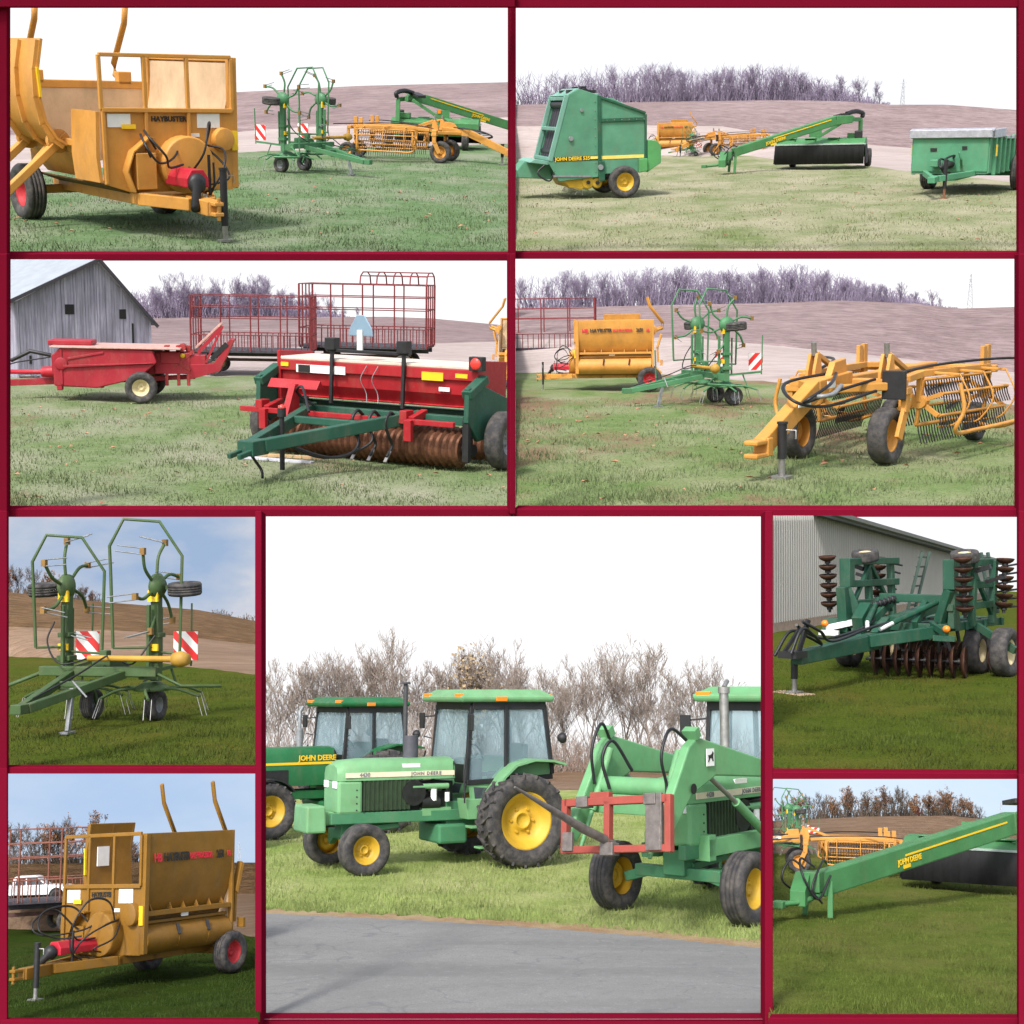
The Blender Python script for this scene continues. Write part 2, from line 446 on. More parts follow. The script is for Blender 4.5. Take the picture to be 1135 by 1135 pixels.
def blades(P, mat, n, hmin, hmax, w, desc, yf, soil=0, maxd=2.6, group=None, lean=.5):
    """short grass on the lawn, thinner with distance: one object of loose blades"""
    rng = np.random.default_rng(hash(P.name) % 1000+5)
    xl = P.x0-3; xr = P.x1+3
    k0 = min(P.g(P.x0, P.y1-1).y, P.g(P.x1, P.y1-1).y); k1 = P.near*maxd
    D = k0/(1-rng.random(n)*(1-k0/k1))
    px = xl+(xr-xl)*rng.random(n)
    # local ground position on each line of sight across the plot
    dl = P.d(xl, P.y1); dr = P.d(xr, P.y1)
    a = dl.x/dl.y; b = dr.x/dr.y
    x = D*(a+(b-a)*rng.random(n)); y = D
    uu = (x/D-a)/(b-a); fr = np.array([P.g(p, P.y1-1).y for p in np.linspace(xl, xr, 40)]); keep = D > np.interp(uu, np.linspace(0, 1, 40), fr)
    lim = np.array([P.g(p, interp(yf, p)+2).y for p in np.linspace(xl, xr, 40)])
    u = (x/D-a)/(b-a); keep &= D < np.interp(u, np.linspace(0, 1, 40), lim)
    x = x[keep]; y = y[keep]; n = len(x)
    cl = np.sin(x*2.3+1.7*np.sin(y*1.1))*np.sin(y*1.9+x*.6); h = (hmin+(hmax-hmin)*rng.random(n)**1.5)*(.85+.55*np.clip(cl, -.6, 1)); th = rng.random(n)*2*np.pi
    dx = np.cos(th)*w/2; dy = np.sin(th)*w/2; lx = (rng.random(n)-.5)*h*2*lean; ly = (rng.random(n)-.5)*h*2*lean
    z0 = .025*np.sin(x*1.3+y*.7)*np.sin(y*1.1-x*.4)-.01
    V = np.empty((n*3, 3)); V[0::3] = np.c_[x-dx, y-dy, z0]; V[1::3] = np.c_[x+dx, y+dy, z0]; V[2::3] = np.c_[x+lx, y+ly, z0+h]
    me = bpy.data.meshes.new('grass'); me.vertices.add(n*3); me.vertices.foreach_set('co', V.ravel())
    me.loops.add(n*3); me.loops.foreach_set('vertex_index', np.arange(n*3, dtype=np.int32))
    me.polygons.add(n); me.polygons.foreach_set('loop_start', np.arange(0, n*3, 3, dtype=np.int32)); me.polygons.foreach_set('loop_total', np.full(n, 3, np.int32))
    me.update(); me.validate(); me.materials.append(mat)
    o = bpy.data.objects.new('grass', me); COL.objects.link(o); o.matrix_world = P.M
    o['kind'] = 'stuff'; o['label'] = desc; return o
def leaf_litter(P, mat, n, desc, y0, y1):
    m = MB(); rs = random.Random(P.x0+P.y0)
    for k in range(n):
        p = P.g(rs.uniform(P.x0+3, P.x1-3), P.yh+1/(1/(y1-P.yh)+(1/(y0-P.yh)-1/(y1-P.yh))*rs.random()**.7))
        t = rs.random()*6.28; r = rs.uniform(.03, .07); c, s_ = math.cos(t)*r, math.sin(t)*r
        z = rs.uniform(.02, .06)
        m.add([(p.x-c, p.y-s_, z), (p.x+s_*.6, p.y-c*.6, z+.02), (p.x+c, p.y+s_, z+.01), (p.x-s_*.6, p.y+c*.6, z+.03)], [(0, 1, 2, 3)])
    o = m.build('fallen_leaves', mat); o.matrix_world = P.M; o['kind'] = 'stuff'; o['label'] = desc; return o

# ------------------------------------------------------------------ trees
def tree_proto(seed, bark, twig, leaf=None, nleaf=0, h=5.0, spread=.55, depth=5, rad=.06, minr=.006, droop=0, nb0=(6, 8), nbr=(3, 5), ratio=(.42, .66), low=.30):
    """bare or nearly bare tree of height h: trunk with limbs, and a crown of branches and twigs"""
    rs = random.Random(seed); tr = MB(); cr = MB(); lf = MB(); tips = []
    def grow(p, d, L, r, lev):
        k = 4 if lev < 2 else 3; pts = [p]; rr = [r]; q = p.copy(); dd = d.copy()
        for i in range(k):
            dd = (dd+Vector((rs.uniform(-1, 1), rs.uniform(-1, 1), rs.uniform(-.3, .8)))*(.16+.05*lev)).normalized()
            q = q+dd*L/k; pts.append(q.copy()); rr.append(max(minr*.8, r*(1-.55*(i+1)/k)))
        (tr if lev < 2 else cr).tube(pts, rr, 6 if lev < 2 else 3, True)
        if lev >= depth: tips.append((pts[-1], pts[-2])); return
        nb = rs.randint(*nbr) if lev else rs.randint(*nb0)
        for b in range(nb):
            t = rs.uniform(low if lev == 0 else .15, 1); i = min(int(t*k), k-1); f = t*k-i
            base = pts[i].lerp(pts[i+1], f)
            a = rs.random()*6.283; side = Vector((math.cos(a), math.sin(a), 0))
            nd = (dd*(1-spread)+side*spread+Vector((0, 0, .25-droop))).normalized()
            grow(base, nd, L*rs.uniform(*ratio), max(minr, rr[i]*rs.uniform(.42, .6)), lev+1)
        grow(pts[-1], dd, L*.55, max(minr, rr[-1]), lev+1)
    grow(Vector((0, 0, -.1)), Vector((rs.uniform(-.06, .06), rs.uniform(-.06, .06), 1)), h*.5, rad, 0)
    root = thing('bare_tree', '', 'tree')
    # keep total height
    zmax = max(v[2] for v in cr.v); k = h/zmax
    for m in (tr, cr): m.v = [(v[0]*k, v[1]*k, v[2]*k) for v in m.v]
    tr.build('trunk', bark, root)
    cr.build('crown', twig, root)
    if leaf:
        for i in range(nleaf):
            a, b = rs.choice(tips); p = (a.lerp(b, rs.random()*1.4)+Vector((rs.gauss(0, .12), rs.gauss(0, .12), rs.gauss(0, .12))))*k
            u = Vector((rs.gauss(0, 1), rs.gauss(0, 1), rs.gauss(0, 1))).normalized()*rs.uniform(.04, .10)*h/5
            w = u.orthogonal()*.8
            lf.add([p-u, p-w, p+u, p+w], [(0, 1, 2, 3)])
        lf.build('foliage', leaf, root)
    return root
def plant_trees(protos, P, line, D, n, hpx, label, group, x0=None, x1=None, seed=1, jit=.35, xs=None, sink=4):
    rs = random.Random(seed); x0 = P.x0 if x0 is None else x0; x1 = P.x1 if x1 is None else x1
    km = {}
    for c in bpy.data.objects:
        if c.parent: km.setdefault(c.parent.name, []).append(c)
    for k in range(n):
        px = xs[k] if xs else x0+(x1-x0)*(k+.5+rs.uniform(-jit, jit))/n
        pr = rs.choice(protos); d = D*rs.uniform(1.0, 1.05)
        b = P.at(px, interp(line, px)+sink, d)
        hp = (hpx(px) if callable(hpx) else hpx)*rs.uniform(.62, 1.12)
        sc = hp*d/FPX/pr['h']
        o = copy_tree(pr, None, km); o['label'] = label; o['group'] = group
        o.matrix_world = P.M @ Matrix.Translation(b) @ Matrix.Rotation(rs.random()*6.28, 4, 'Z') @ Matrix.Diagonal((sc*1.05, sc*1.05, sc, 1))
        if px < P.x0+40 or px > P.x1-40: clip(P, o)
def thicket(P, mat, line, D, n, hpx, desc, x0=None, x1=None, seed=2, w=.55, sink=3, lean=.22, depth=.06, name='woodland'):
    """undergrowth and far trunks at a wood's edge, one mass of forking stems"""
    rs = random.Random(seed); x0 = P.x0-3 if x0 is None else x0; x1 = P.x1+3 if x1 is None else x1; m = MB()
    for k in range(n):
        px = rs.uniform(x0, x1); d = D*(1+rs.random()*depth); b = P.at(px, interp(line, px)+sink, d)
        hp = hpx(px) if callable(hpx) else hpx
        H = hp*(.30+.70*rs.random()**1.8)*d/FPX; r = w*d/FPX*rs.uniform(.5, 1)
        t = b+Vector((rs.gauss(0, lean)*H, rs.gauss(0, lean*.5)*H, H)); mid = b.lerp(t, .45)+Vector((rs.gauss(0, .06)*H, 0, 0))
        m.tube([b, mid, t], [r, r*.8, r*.3], 3, True)
        for q in range(3):
            f = rs.uniform(.3, .9); p = mid.lerp(t, f) if f > .45 else b.lerp(mid, f*2); a = rs.uniform(-1, 1)
            m.tube([p, p+Vector((a*.22*H, rs.gauss(0, .05)*H, rs.uniform(.08, .30)*H))], [r*.6, r*.25], 3, True)
    o = m.build(name, mat); o.matrix_world = P.M; o['kind'] = 'stuff'; o['label'] = desc; clip(P, o); return o
# ------------------------------------------------------------------ machines (tongue or nose towards +X, left side +Y)
BLACK = plain('black_steel', (.018, .018, .02), .5, amt=.3)
RUBBER = plain('rubber_hose', (.014, .014, .016), .45, amt=.3)
STEEL = plain('bare_steel', (.32, .31, .30), .4, .7, amt=.3)
GREYM = plain('grey_metal', (.22, .23, .24), .5, .2, amt=.3)
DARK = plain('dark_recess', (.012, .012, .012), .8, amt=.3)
RUST = plain('rusty_iron', (.13, .062, .040), .75, .3, amt=.5, scale=14)
RUSTD = plain('rusty_disc', (.17, .075, .042), .65, .4, amt=.5, scale=11)
WHITE = plain('white_decal', (.78, .78, .76), .5, amt=.06)
YELD = plain('yellow_decal', (.80, .50, .02), .4, amt=.08)
REDD = plain('red_decal', (.62, .02, .05), .45, amt=.1)
BLKD = plain('black_decal', (.02, .02, .02), .5, amt=.1)
AMBER = plain('amber_lens', (.80, .22, .02), .25, amt=.1)
REDLENS = plain('red_lens', (.75, .05, .04), .25, amt=.1)
RED = paint('red_paint', (.34, .014, .028), .4, amt=.35)
PTORED = paint('shield_red', (.44, .012, .03), .4, amt=.3)
WOOD = plain('grey_board', (.42, .38, .33), .85, amt=.3)
PGLASS = glass_mat('cab_glass', (.30, .42, .48), .04, .42)
CREAM = paint('cream_rim', (.62, .52, .30), .5, amt=.5)
REDRIM = paint('red_rim', (.45, .02, .03), .5, amt=.4)

def jack(par, x, y, ztop, r=.055, mat=None):
    m = MB(); m.cyl((x, y, .22), (x, y, ztop), r, n=12); m.cyl((x, y, ztop), (x, y, ztop+.03), r*1.2, n=12)
    j = m.build('jack', mat or BLACK, par)
    m = MB(); m.cyl((x, y, .03), (x, y, .24), r*.75, n=12); m.box((x, y, .018), (.2, .2, .03)); m.build('foot', STEEL, j)
    m = MB(); m.tube([(x, y, ztop-.08), (x, y+.16, ztop-.08), (x, y+.16, ztop-.18)], .012, 6); m.build('crank', STEEL, j)
    return j
def hoses(par, lines, r=.018, name='hose', mat=None):
    for l in lines:
        m = MB(); m.tube(spl(l, 7), r, 6); m.build(name, mat or RUBBER, par)

def bale_processor(Y, label, txt=True, tall=1.0, pole=1.0):
    t = thing('bale_processor', label, 'bale processor')
    L0, L1 = -1.75, 1.75
    # chassis
    m = MB()
    for y in (-.55, .55): m.bar((-2.0, y, .52), (1.9, y, .52), .10, .16)
    m.bar((1.9, -.55, .52), (3.15, -.16, .50), .10, .17); m.bar((1.9, .55, .52), (3.15, .16, .50), .10, .17)
    m.bar((2.7, 0, .5), (3.75, 0, .47), .22, .20)
    for x in (-1.6, -.4, .9, 1.85): m.bar((x, -.6, .5), (x, .6, .5), .1, .12)
    m.bar((-1.55, -1.0, .45), (-1.55, 1.0, .45), .13, .13)
    m.build('chassis', Y, t, .012)
    m = MB(); m.box((3.86, 0, .54), (.26, .14, .05)); m.box((3.86, 0, .40), (.26, .14, .05)); m.cyl((3.95, 0, .32), (3.95, 0, .62), .03, n=10); m.box((3.74, 0, .47), (.08, .16, .2)); m.build('hitch', Y, t, .01)
    jack(t, 3.60, .20, .98)
    # tub, left (discharge) side
    m = MB()
    prof = [(1.06, 2.42), (1.055, 2.15), (1.02, 1.85), (.94, 1.58), (.80, 1.36)]
    m.sheet(prof, L0+.06, L1-.05, .03); m.build('side_panel', Y, t, 0)
    m = MB(); m.bar((L0, 1.05, 2.43), (L1, 1.05, 2.43), .07, .06)
    m.bar((L1-.02, 1.03, .62), (L1-.02, 1.05, 2.46), .12, .12); m.bar((L0+.02, 1.02, .75), (L0+.02, 1.04, 2.46), .10, .10)
    m.build('corner_frame', Y, t, .01)
    m = MB(); m.bar((L0+.1, .99, 1.32), (L1-.1, .99, 1.32), .16, .07); m.bar((L0+.1, .90, 1.19), (L1-.1, .90, 1.19), .1, .05)
    for k in range(6):
        x = L0+.3+k*.58; m.prism([(.86, 1.35), (1.0, 1.35), (.93, 1.45)], x, x+.03, 'x')
    m.build('rail', Y, t, .006)
    m = MB(); m.sheet([(.88, 1.13), (1.0, 1.06), (1.09, .94), (1.09, .82), (1.02, .70), (.88, .62)], L0+.12, L1-.06, .03)
    dp = m.build('discharge_cover', Y, t)
    for x in (-.55, .75):
        m = MB(); m.bar((x, 1.06, 1.12), (x+.04, 1.14, .92), .08, .03); m.build('latch', BLACK, dp)
    m = MB()
    for x in (-.55, .75): m.sheet([(.89, 1.135), (1.01, 1.065), (1.1, .94), (1.1, .82), (1.03, .695)], x-.012, x+.012, .03)
    m.build('seam', Y, dp)
    m = MB(); m.box((.35, 1.0, 1.26), (.3, .02, .06)); m.build('decal', WHITE, dp)
    m = MB(); m.sheet([(.80, 1.36), (.72, 1.2), (.88, 1.12)], L0+.1, L1-.08, .02); m.sheet([(.88, .62), (.5, .56), (0, .54), (-.5, .56), (-.95, .72)], L0+.1, L1-.06, .02); m.build('tub_floor', plain('dark_ochre', (.12, .06, .01), .7), t)
    if txt:
        nx, nz = -1, 0
        def put(s, x, size, mat, w=1.0): text(s, size, mat, t, (x, 1.102, 2.13), (-1, 0, 0), (0, -.06, 1), ext=.004)
        for s, x, size, mt in (('HB', 1.45, .17, REDD), ('HAYBUSTER', .82, .17, BLKD), ('BALE PROCESSOR', -.18, .125, REDD), ('2650', -1.05, .17, BLKD), ('HB', -1.46, .12, REDD)):
            text(s, size, mt, t, (x, 1.110, 2.10), (-1, 0, 0), (0, -.07, 1))
    # front wall with drive drum and guard
    m = MB(); m.prism([(-1.0, .72), (-.62, .60), (1.0, .60), (1.0, 1.72), (-1.0, 1.72)], L1, L1+.04, 'x')
    for y in (-.98, -.35, .3): m.bar((L1+.06, y, .72), (L1+.06, y, 1.72), .05, .05)
    m.bar((L1+.06, -1.0, 1.72), (L1+.06, 1.0, 1.72), .06, .06)
    fw = m.build('front_wall', Y, t, .008)
    m = MB(); m.box((L1+.045, .62, 1.58), (.02, .36, .2)); m.box((L1+.045, -.75, 1.58), (.02, .34, .18)); m.box((L1+.045, .4, 1.38), (.012, .14, .05)); m.build('decal', WHITE, fw)
    text('HAYBUSTER', .10, BLKD, fw, (L1+.055, .0, 1.60), (0, 1, 0), (0, 0, 1))
    m = MB(); m.box((L1+.06, 1.03, 1.30), (.03, .1, .28)); m.box((L1+.075, -.62, 1.5), (.02, .2, .06)); m.build('reflector', YELD, fw)
    m = MB(); m.lathe([(0, .3), (.38, .3), (.40, .26), (.40, 0)], (L1, .18, .98), (1, 0, 0), 28); m.build('drum_cover', Y, fw, .01)
    m = MB(); m.lathe([(0, .12), (.16, .12), (.17, .0)], (L1+.04, .82, 1.32), (1, 0, 0)); m.build('motor', Y, fw, .01)
    m = MB(); m.sheet([(-.62, .62), (-.72, .9), (-.62, 1.16), (-.36, 1.36), (-.30, 1.34)], L1+.04, L1+.22, .02); m.box((L1+.12, -.45, .9), (.2, .3, .5)); m.build('gearbox_guard', Y, fw, .01)
    g = MB()
    for a, b in (((-1.0, 1.72), (-1.0, 2.44)), ((1.0, 1.72), (1.0, 2.44)), ((-1.0, 2.44), (1.0, 2.46)), ((-.35, 1.72), (-.35, 2.45)), ((.3, 1.72), (.3, 2.45))):
        g.bar((L1+.06, a[0], a[1]), (L1+.06, b[0], b[1]), .055, .055, up=(1, 0, 0))
    g.build('guard_frame', Y, t, .01)
    # right side: low wall with the flared catching wing and its lift arms
    m = MB(); m.sheet([(-.72, .74), (-.92, .98), (-1.02, 1.22)], -1.7, 1.0, .03); m.bar((-1.75, -1.04, 1.24), (1.0, -1.04, 1.24), .10, .09); m.bar((-1.75, -.98, 1.10), (1.0, -.98, 1.10), .05, .05)
    m.sheet([(-1.02, .75), (-1.05, 1.1), (-1.02, 1.70)], .95, 1.78, .05)
    m.build('low_wall', Y, t, .006)
    arc = [(-1.08, 1.22), (-1.22, 1.30), (-1.36, 1.52), (-1.43, 1.88), (-1.42, 2.25), (-1.34, 2.62)]
    m = MB(); m.sheet(arc, -1.2, .75, .04)
    for x in (-1.15, -.25, .7):
        for i in range(len(arc)-1): m.bar((x, arc[i][0]-.05, arc[i][1]-.04), (x, arc[i+1][0]-.05, arc[i+1][1]-.02), .06, .10, up=(0, -1, .3))
    wg = m.build('catching_wing', Y, t)
    m = MB(); m.bar((.775, -1.44, 1.85), (.775, -1.46, 2.25), .03, .08); m.build('reflector', YELD, wg)
    m = MB(); m.box((.1, -1.40, 2.12), (.5, .02, .3)); m.build('decal', WHITE, wg)
    for x in (.35, -1.3):
        m = MB(); m.bar((x, -1.0, 1.32), (x, -1.95, .52), .11, .24, .11, .18, up=(0, .5, 1)); m.lathe([(0, .07), (.17, .07), (.17, -.07), (0, -.07)], (x, -1.12, 1.24), (1, 0, 0), 20); m.box((x, -1.93, .46), (.13, .08, .2))
        a = m.build('lift_arm', Y, t, .012)
        m = MB(); m.bar((x+.065, -1.5, .92), (x+.065, -1.8, .67), .015, .07); m.build('reflector', YELD, a)
    m = MB(); m.bar((-.2, -1.02, 1.2), (-.2, -1.3, .92), .1, .14); m.build('bracket', Y, t, .01)
    m = MB(); m.sheet([(.78, 1.30), (.93, 1.56), (1.0, 1.85), (1.03, 2.15), (1.035, 2.38)], L0+.1, L1-.08, .012); m.build('inner_wall', paint('pale_ochre', (.60, .42, .25), .5), t)
    # rear wall, loading hooks
    m = MB(); m.box((-1.76, 0, 1.4), (.04, 1.96, 1.1)); m.build('rear_wall', paint('pale_ochre', (.72, .52, .30), .5), t, .005)
    m = MB(); m.bar((-1.80, -1.0, 2.0), (-1.80, 1.0, 2.0), .14, .12)
    for y in (-.8, .62): m.box((-1.84, y, 2.1), (.22, .22, .2))
    m.build('top_beam', Y, t, .012)
    for y in (-.8, .62):
        m = MB(); m.tube([(-1.84, y, 2.05), (-2.25, y, 2.15), (-2.3, y, 2.32), (-1.62, y, 2.92), (-1.5, y, 3.22)], .05, 10)
        m.build('hook_arm', Y, t)
    m = MB(); m.bar((-1.95, 1.0, 1.5), (-2.15, 1.05, 1.95), .16, .10); m.bar((-1.85, 1.0, .8), (-2.15, 1.1, .62), .08, .1); m.bar((-2.0, .95, 1.0), (-1.95, 1.0, 1.55), .1, .1); m.box((-2.15, 1.08, .98), (.12, .16, .2)); m.build('loader_link', Y, t, .01)
    # drive line
    m = MB(); m.prism([(-.17, .72), (.17, .72), (.17, .84), (.09, .96), (-.09, .96), (-.17, .84)], 1.95, 3.0, 'x'); m.build('driveline_shield', PTORED, t, .012)
    m = MB(); m.lathe([(0, 0), (.10, 0), (.13, .05), (.13, .16), (.07, .2), (.07, .6), (0, .6)], (2.98, 0, .84), (.6, -.25, -.55), 16); m.build('drive_shaft', BLACK, t)
    m = MB(); m.box((2.5, .30, .52), (.62, .012, .13)); m.build('decal', WHITE, t); 
    hoses(t, [[(1.85, .45, 1.05), (2.1, .5, 1.5), (2.5, .35, 1.55), (2.75, .2, 1.2), (2.5, .1, .95), (2.1, .15, .95)],
              [(1.86, -.25, 1.2), (2.1, -.5, 1.45), (2.7, -.62, 1.4), (2.95, -.45, 1.15), (2.6, -.3, .98), (2.3, .0, 1.0)],
              [(1.86, .1, 1.3), (2.2, -.1, 1.1), (2.8, -.5, 1.05), (2.9, -.7, 1.25), (2.4, -.65, 1.42), (2.0, -.4, 1.1)],
              [(1.86, .55, 1.2), (2.2, .7, .95), (2.6, .6, .8), (2.2, .4, .7)],
              [(1.86, .5, 1.25), (2.35, .62, 1.2), (2.75, .5, 1.0), (2.8, .3, .7), (2.4, .3, .62)],
              [(2.9, .28, 1.05), (2.85, .3, .75), (2.6, .32, .6)]], .017)
    m = MB(); m.bar((2.78, .25, .5), (2.78, .25, 1.15), .04, .03); m.build('hose_holder', BLACK, t)
    # the tub is short: draw everything behind the front wall closer
    st = kids(t)
    while st:
        o = st.pop(); st += kids(o)
        for v in o.data.vertices:
            if v.co.x < .9: v.co.x = .9+(v.co.x-.9)*.68
            if v.co.z > 1.2: v.co.z = 1.2+(v.co.z-1.2)*tall
            if v.co.x > 2.0: v.co.x = 2+(v.co.x-2)*pole
    for y, d in ((-1.12, -1), (1.12, 1)): wheel(t, (-.77, y, .42), .42, .30, REDRIM, dish=d, rr=.52)
    return t

def tedder(G, label, board=True, turn=0, cy=.86, pole=1.0):
    t = thing('hay_tedder', label, 'tedder')
    YS = YELD
    m = MB()
    m.bar((2.15, .05, .42), (.35, .42, .74), .10, .12); m.bar((2.15, -.05, .42), (.35, -.42, .74), .10, .12)
    m.box((2.22, .0, .42), (.26, .16, .13)); m.bar((.9, -.32, .64), (.9, .32, .64), .08, .08)
    m.build('tongue', G, t, .01)
    m = MB(); m.bar((.3, -.95, .78), (.3, .95, .78), .14, .14); m.bar((-.2, -.6, .72), (-.2, .6, .72), .12, .12)
    m.bar((.3, 0, .8), (-.45, 0, .78), .16, .14); m.box((.0, 0, .88), (.5, .3, .16)); m.box((.12, .0, 1.0), (.14, .12, .16))
    m.build('frame', G, t, .012)
    m = MB(); m.bar((1.35, .22, .62), (1.50, .24, .05), .05, .07); m.box((1.5, .24, .03), (.2, .14, .03)); m.tube([(1.32, .2, .72), (1.32, .42, .5)], .015, 6); m.build('stand', GREYM, t)
    # drive shaft parked across the frame
    m = MB(); m.tube([(.42, -.1, .98), (.5, 1.3, .98)], .045, 10); m.lathe([(0, 0), (.09, 0), (.12, .12), (.08, .24), (0, .24)], (.5, 1.3, .98), (.05, 1, 0), 14); m.build('drive_shaft', paint('ochre_tube', (.42, .24, .03), .45), t)
    # central rotors
    for y in (-.62, .62):
        m = MB(); m.lathe([(0, .1), (.12, .1), (.26, .02), (.27, -.03), (0, -.03)], (-.15, y, .50), (0, 0, 1), 20)
        for k in range(6):
            a = k*math.pi/3+.3; c, s = math.cos(a), math.sin(a)
            m.tube(spl([(-.15+.2*c, y+.2*s, .50), (-.15+.5*c, y+.5*s, .50), (-.15+.8*c-.1*s, y+.8*s+.1*c, .40)], 4), .022, 6)
        ro = m.build('rotor', G, t)
        m = MB()
        for k in range(6):
            a = k*math.pi/3+.3; c, s = math.cos(a), math.sin(a); b = Vector((-.15+.8*c-.1*s, y+.8*s+.1*c, .40))
            for q in (-.05, .05): m.tube([b+Vector((-s*q, c*q, 0)), b+Vector((.10*c-s*q, .10*s+c*q, -.28))], .007, 4)
        m.build('tines', STEEL, ro)
        wheel(t, (-.42, y*.86, .23), .23, .19, GREYM, rr=.5, dish=1 if y > 0 else -1, n=24)
        m = MB(); m.bar((-.42, y*.72, .24), (-.25, y*.72, .6), .05, .05); m.build('axle_leg', G, t)
    # folded outer rotors on their columns
    for sd in (-1, 1):
        y = cy*sd
        m = MB(); m.bar((-.05, y, .62), (-.05, y, 1.98), .125, .14); m.bar((.12, y*.95, .8), (.12, y*.95, 1.75), .05, .06); m.bar((-.2, y, .8), (-.2, y, 1.7), .04, .04)
        m.bar((.25, y*.9, .75), (-.05, y, .72), .12, .18); m.box((-.05, y, 1.3), (.2, .2, .07)); m.box((-.05, y, .95), (.22, .22, .08))
        co = m.build('column', G, t, .01)
        m = MB(); m.box((.05, y, 1.88), (.05, .16, .17)); m.box((.05, y, 1.12), (.04, .16, .1)); m.build('decal', YS, co)
        hx = (-.05, y+.02*sd, 2.02)
        m = MB(); m.lathe([(0, -.12), (.09, -.11), (.19, -.05), (.20, .02), (.10, .10), (0, .10)], hx, (0, sd, 0), 22)
        for k in range(6):
            a = k*math.pi/3+.25+(.3 if sd > 0 else 0); c, s = math.cos(a), math.sin(a)
            m.tube(spl([(hx[0]+.2*c, y, hx[2]+.2*s), (hx[0]+.45*c-.04*s, y, hx[2]+.45*s+.04*c), (hx[0]+.66*c-.2*s, y+.02*sd, hx[2]+.66*s+.2*c)], 4), .026, 6)
        ro = m.build('rotor', G, t)
        m = MB()
        for k in range(6):
            a = k*math.pi/3+.25+(.3 if sd > 0 else 0); c, s = math.cos(a), math.sin(a); b = Vector((hx[0]+.66*c-.2*s, y+.02*sd, hx[2]+.66*s+.2*c))
            for q in (-.05, .05): m.tube([b+Vector((q*s, 0, -q*c)), b+Vector((q*s+.06*c, -.40*sd, -q*c+.10*s))], .0095, 4)
        m.build('tines', GREYM, ro)
        m = MB()
        for k in range(6):
            a = k*math.pi/3+.25+(.3 if sd > 0 else 0); c, s = math.cos(a), math.sin(a); b = Vector((hx[0]+.66*c-.2*s, y+.02*sd, hx[2]+.66*s+.2*c)); m.box(b, (.07, .07, .1))
        m.build('tine_holders', plain('brown_plastic', (.22, .12, .03), .6), ro)
        # tyre of the folded rotor lies flat
        wheel(t, (-.12, y+.42*sd, 1.98), .25, .20, GREYM, ax=(.10, 0, 1), rr=.45, n=26)
        m = MB(); m.bar((-.1, y, 2.0), (-.12, y+.42*sd, 2.02), .06, .06); m.build('wheel_arm', G, t)
        # tall hoop guard
        X0 = -.50 if sd > 0 else -.15; dx = 1.02; yy = y*.42+.1*sd
        P = [(0, 0, 1.02), (-.03, 0, 2.35), (.30, 0, 2.86), (dx-.20, 0, 2.90), (dx, 0, 2.5), (dx-.02, 0, 2.1), (dx-.06, 0, 1.12)]
        if turn: P = [(.12+(p[0]-dx/2)*math.cos(R(turn)), y*.86+(p[0]-dx/2)*math.sin(R(turn))*(-1), p[2]+(.12 if sd > 0 else -.10)*(p[2] > 2)) for p in P]
        else: P = [(X0+p[0], yy+.05*p[0], p[2]) for p in P]
        m = MB(); m.tube(P, .024, 8); m.tube([P[0], (-.05, y, 1.05)], .02, 6); m.tube([P[-1], (.05, y, 1.12)], .02, 6); m.build('hoop_guard', G, t)
        # warning board on its bar with marker posts
        m = MB(); m.bar((-.1, y, .78), (-.95, y*1.15, .84), .05, .05); m.tube([(-.95, y*1.15, .78), (-.97, y*1.15, 1.75)], .016, 6); m.bar((-.5, y, .8), (-.6, y*1.1, .45), .03, .03)
        bar = m.build('marker_bar', G, t)
        if board:
            m = MB(); m.box((-.80, y*1.13, 1.10), (.02, .40, .44) if turn else (.38, .02, .42)); bd = m.build('warning_board', warn_mat(), bar)
    # swath bars low at the sides
    m = MB(); m.tube([(.3, .95, .75), (.75, 1.55, .62), (-.1, 1.75, .55)], .022, 6); m.tube([(.3, -.95, .75), (.9, -1.35, .52), (.2, -1.6, .5)], .03, 6); m.tube([(.9, -1.35, .52), (.92, -1.38, 1.35)], .02, 6)
    m.build('side_rails', G, t)
    hoses(t, [[(.2, .1, 1.0), (.7, .3, 1.0), (1.2, .2, .8), (2.1, .1, .55)], [(.2, -.1, 1.0), (.5, -.5, .9), (.3, -.85, 1.2), (.1, -.86, 1.5)], [(.2, .2, 1.0), (.4, .6, .9), (.2, .85, 1.3)]], .014)
    for o in kids(t):
        if o.name.split('.')[0] in ('tongue', 'stand', 'hose'):
            for v in o.data.vertices:
                if v.co.x > .5: v.co.x = .5+(v.co.x-.5)*pole
    return t

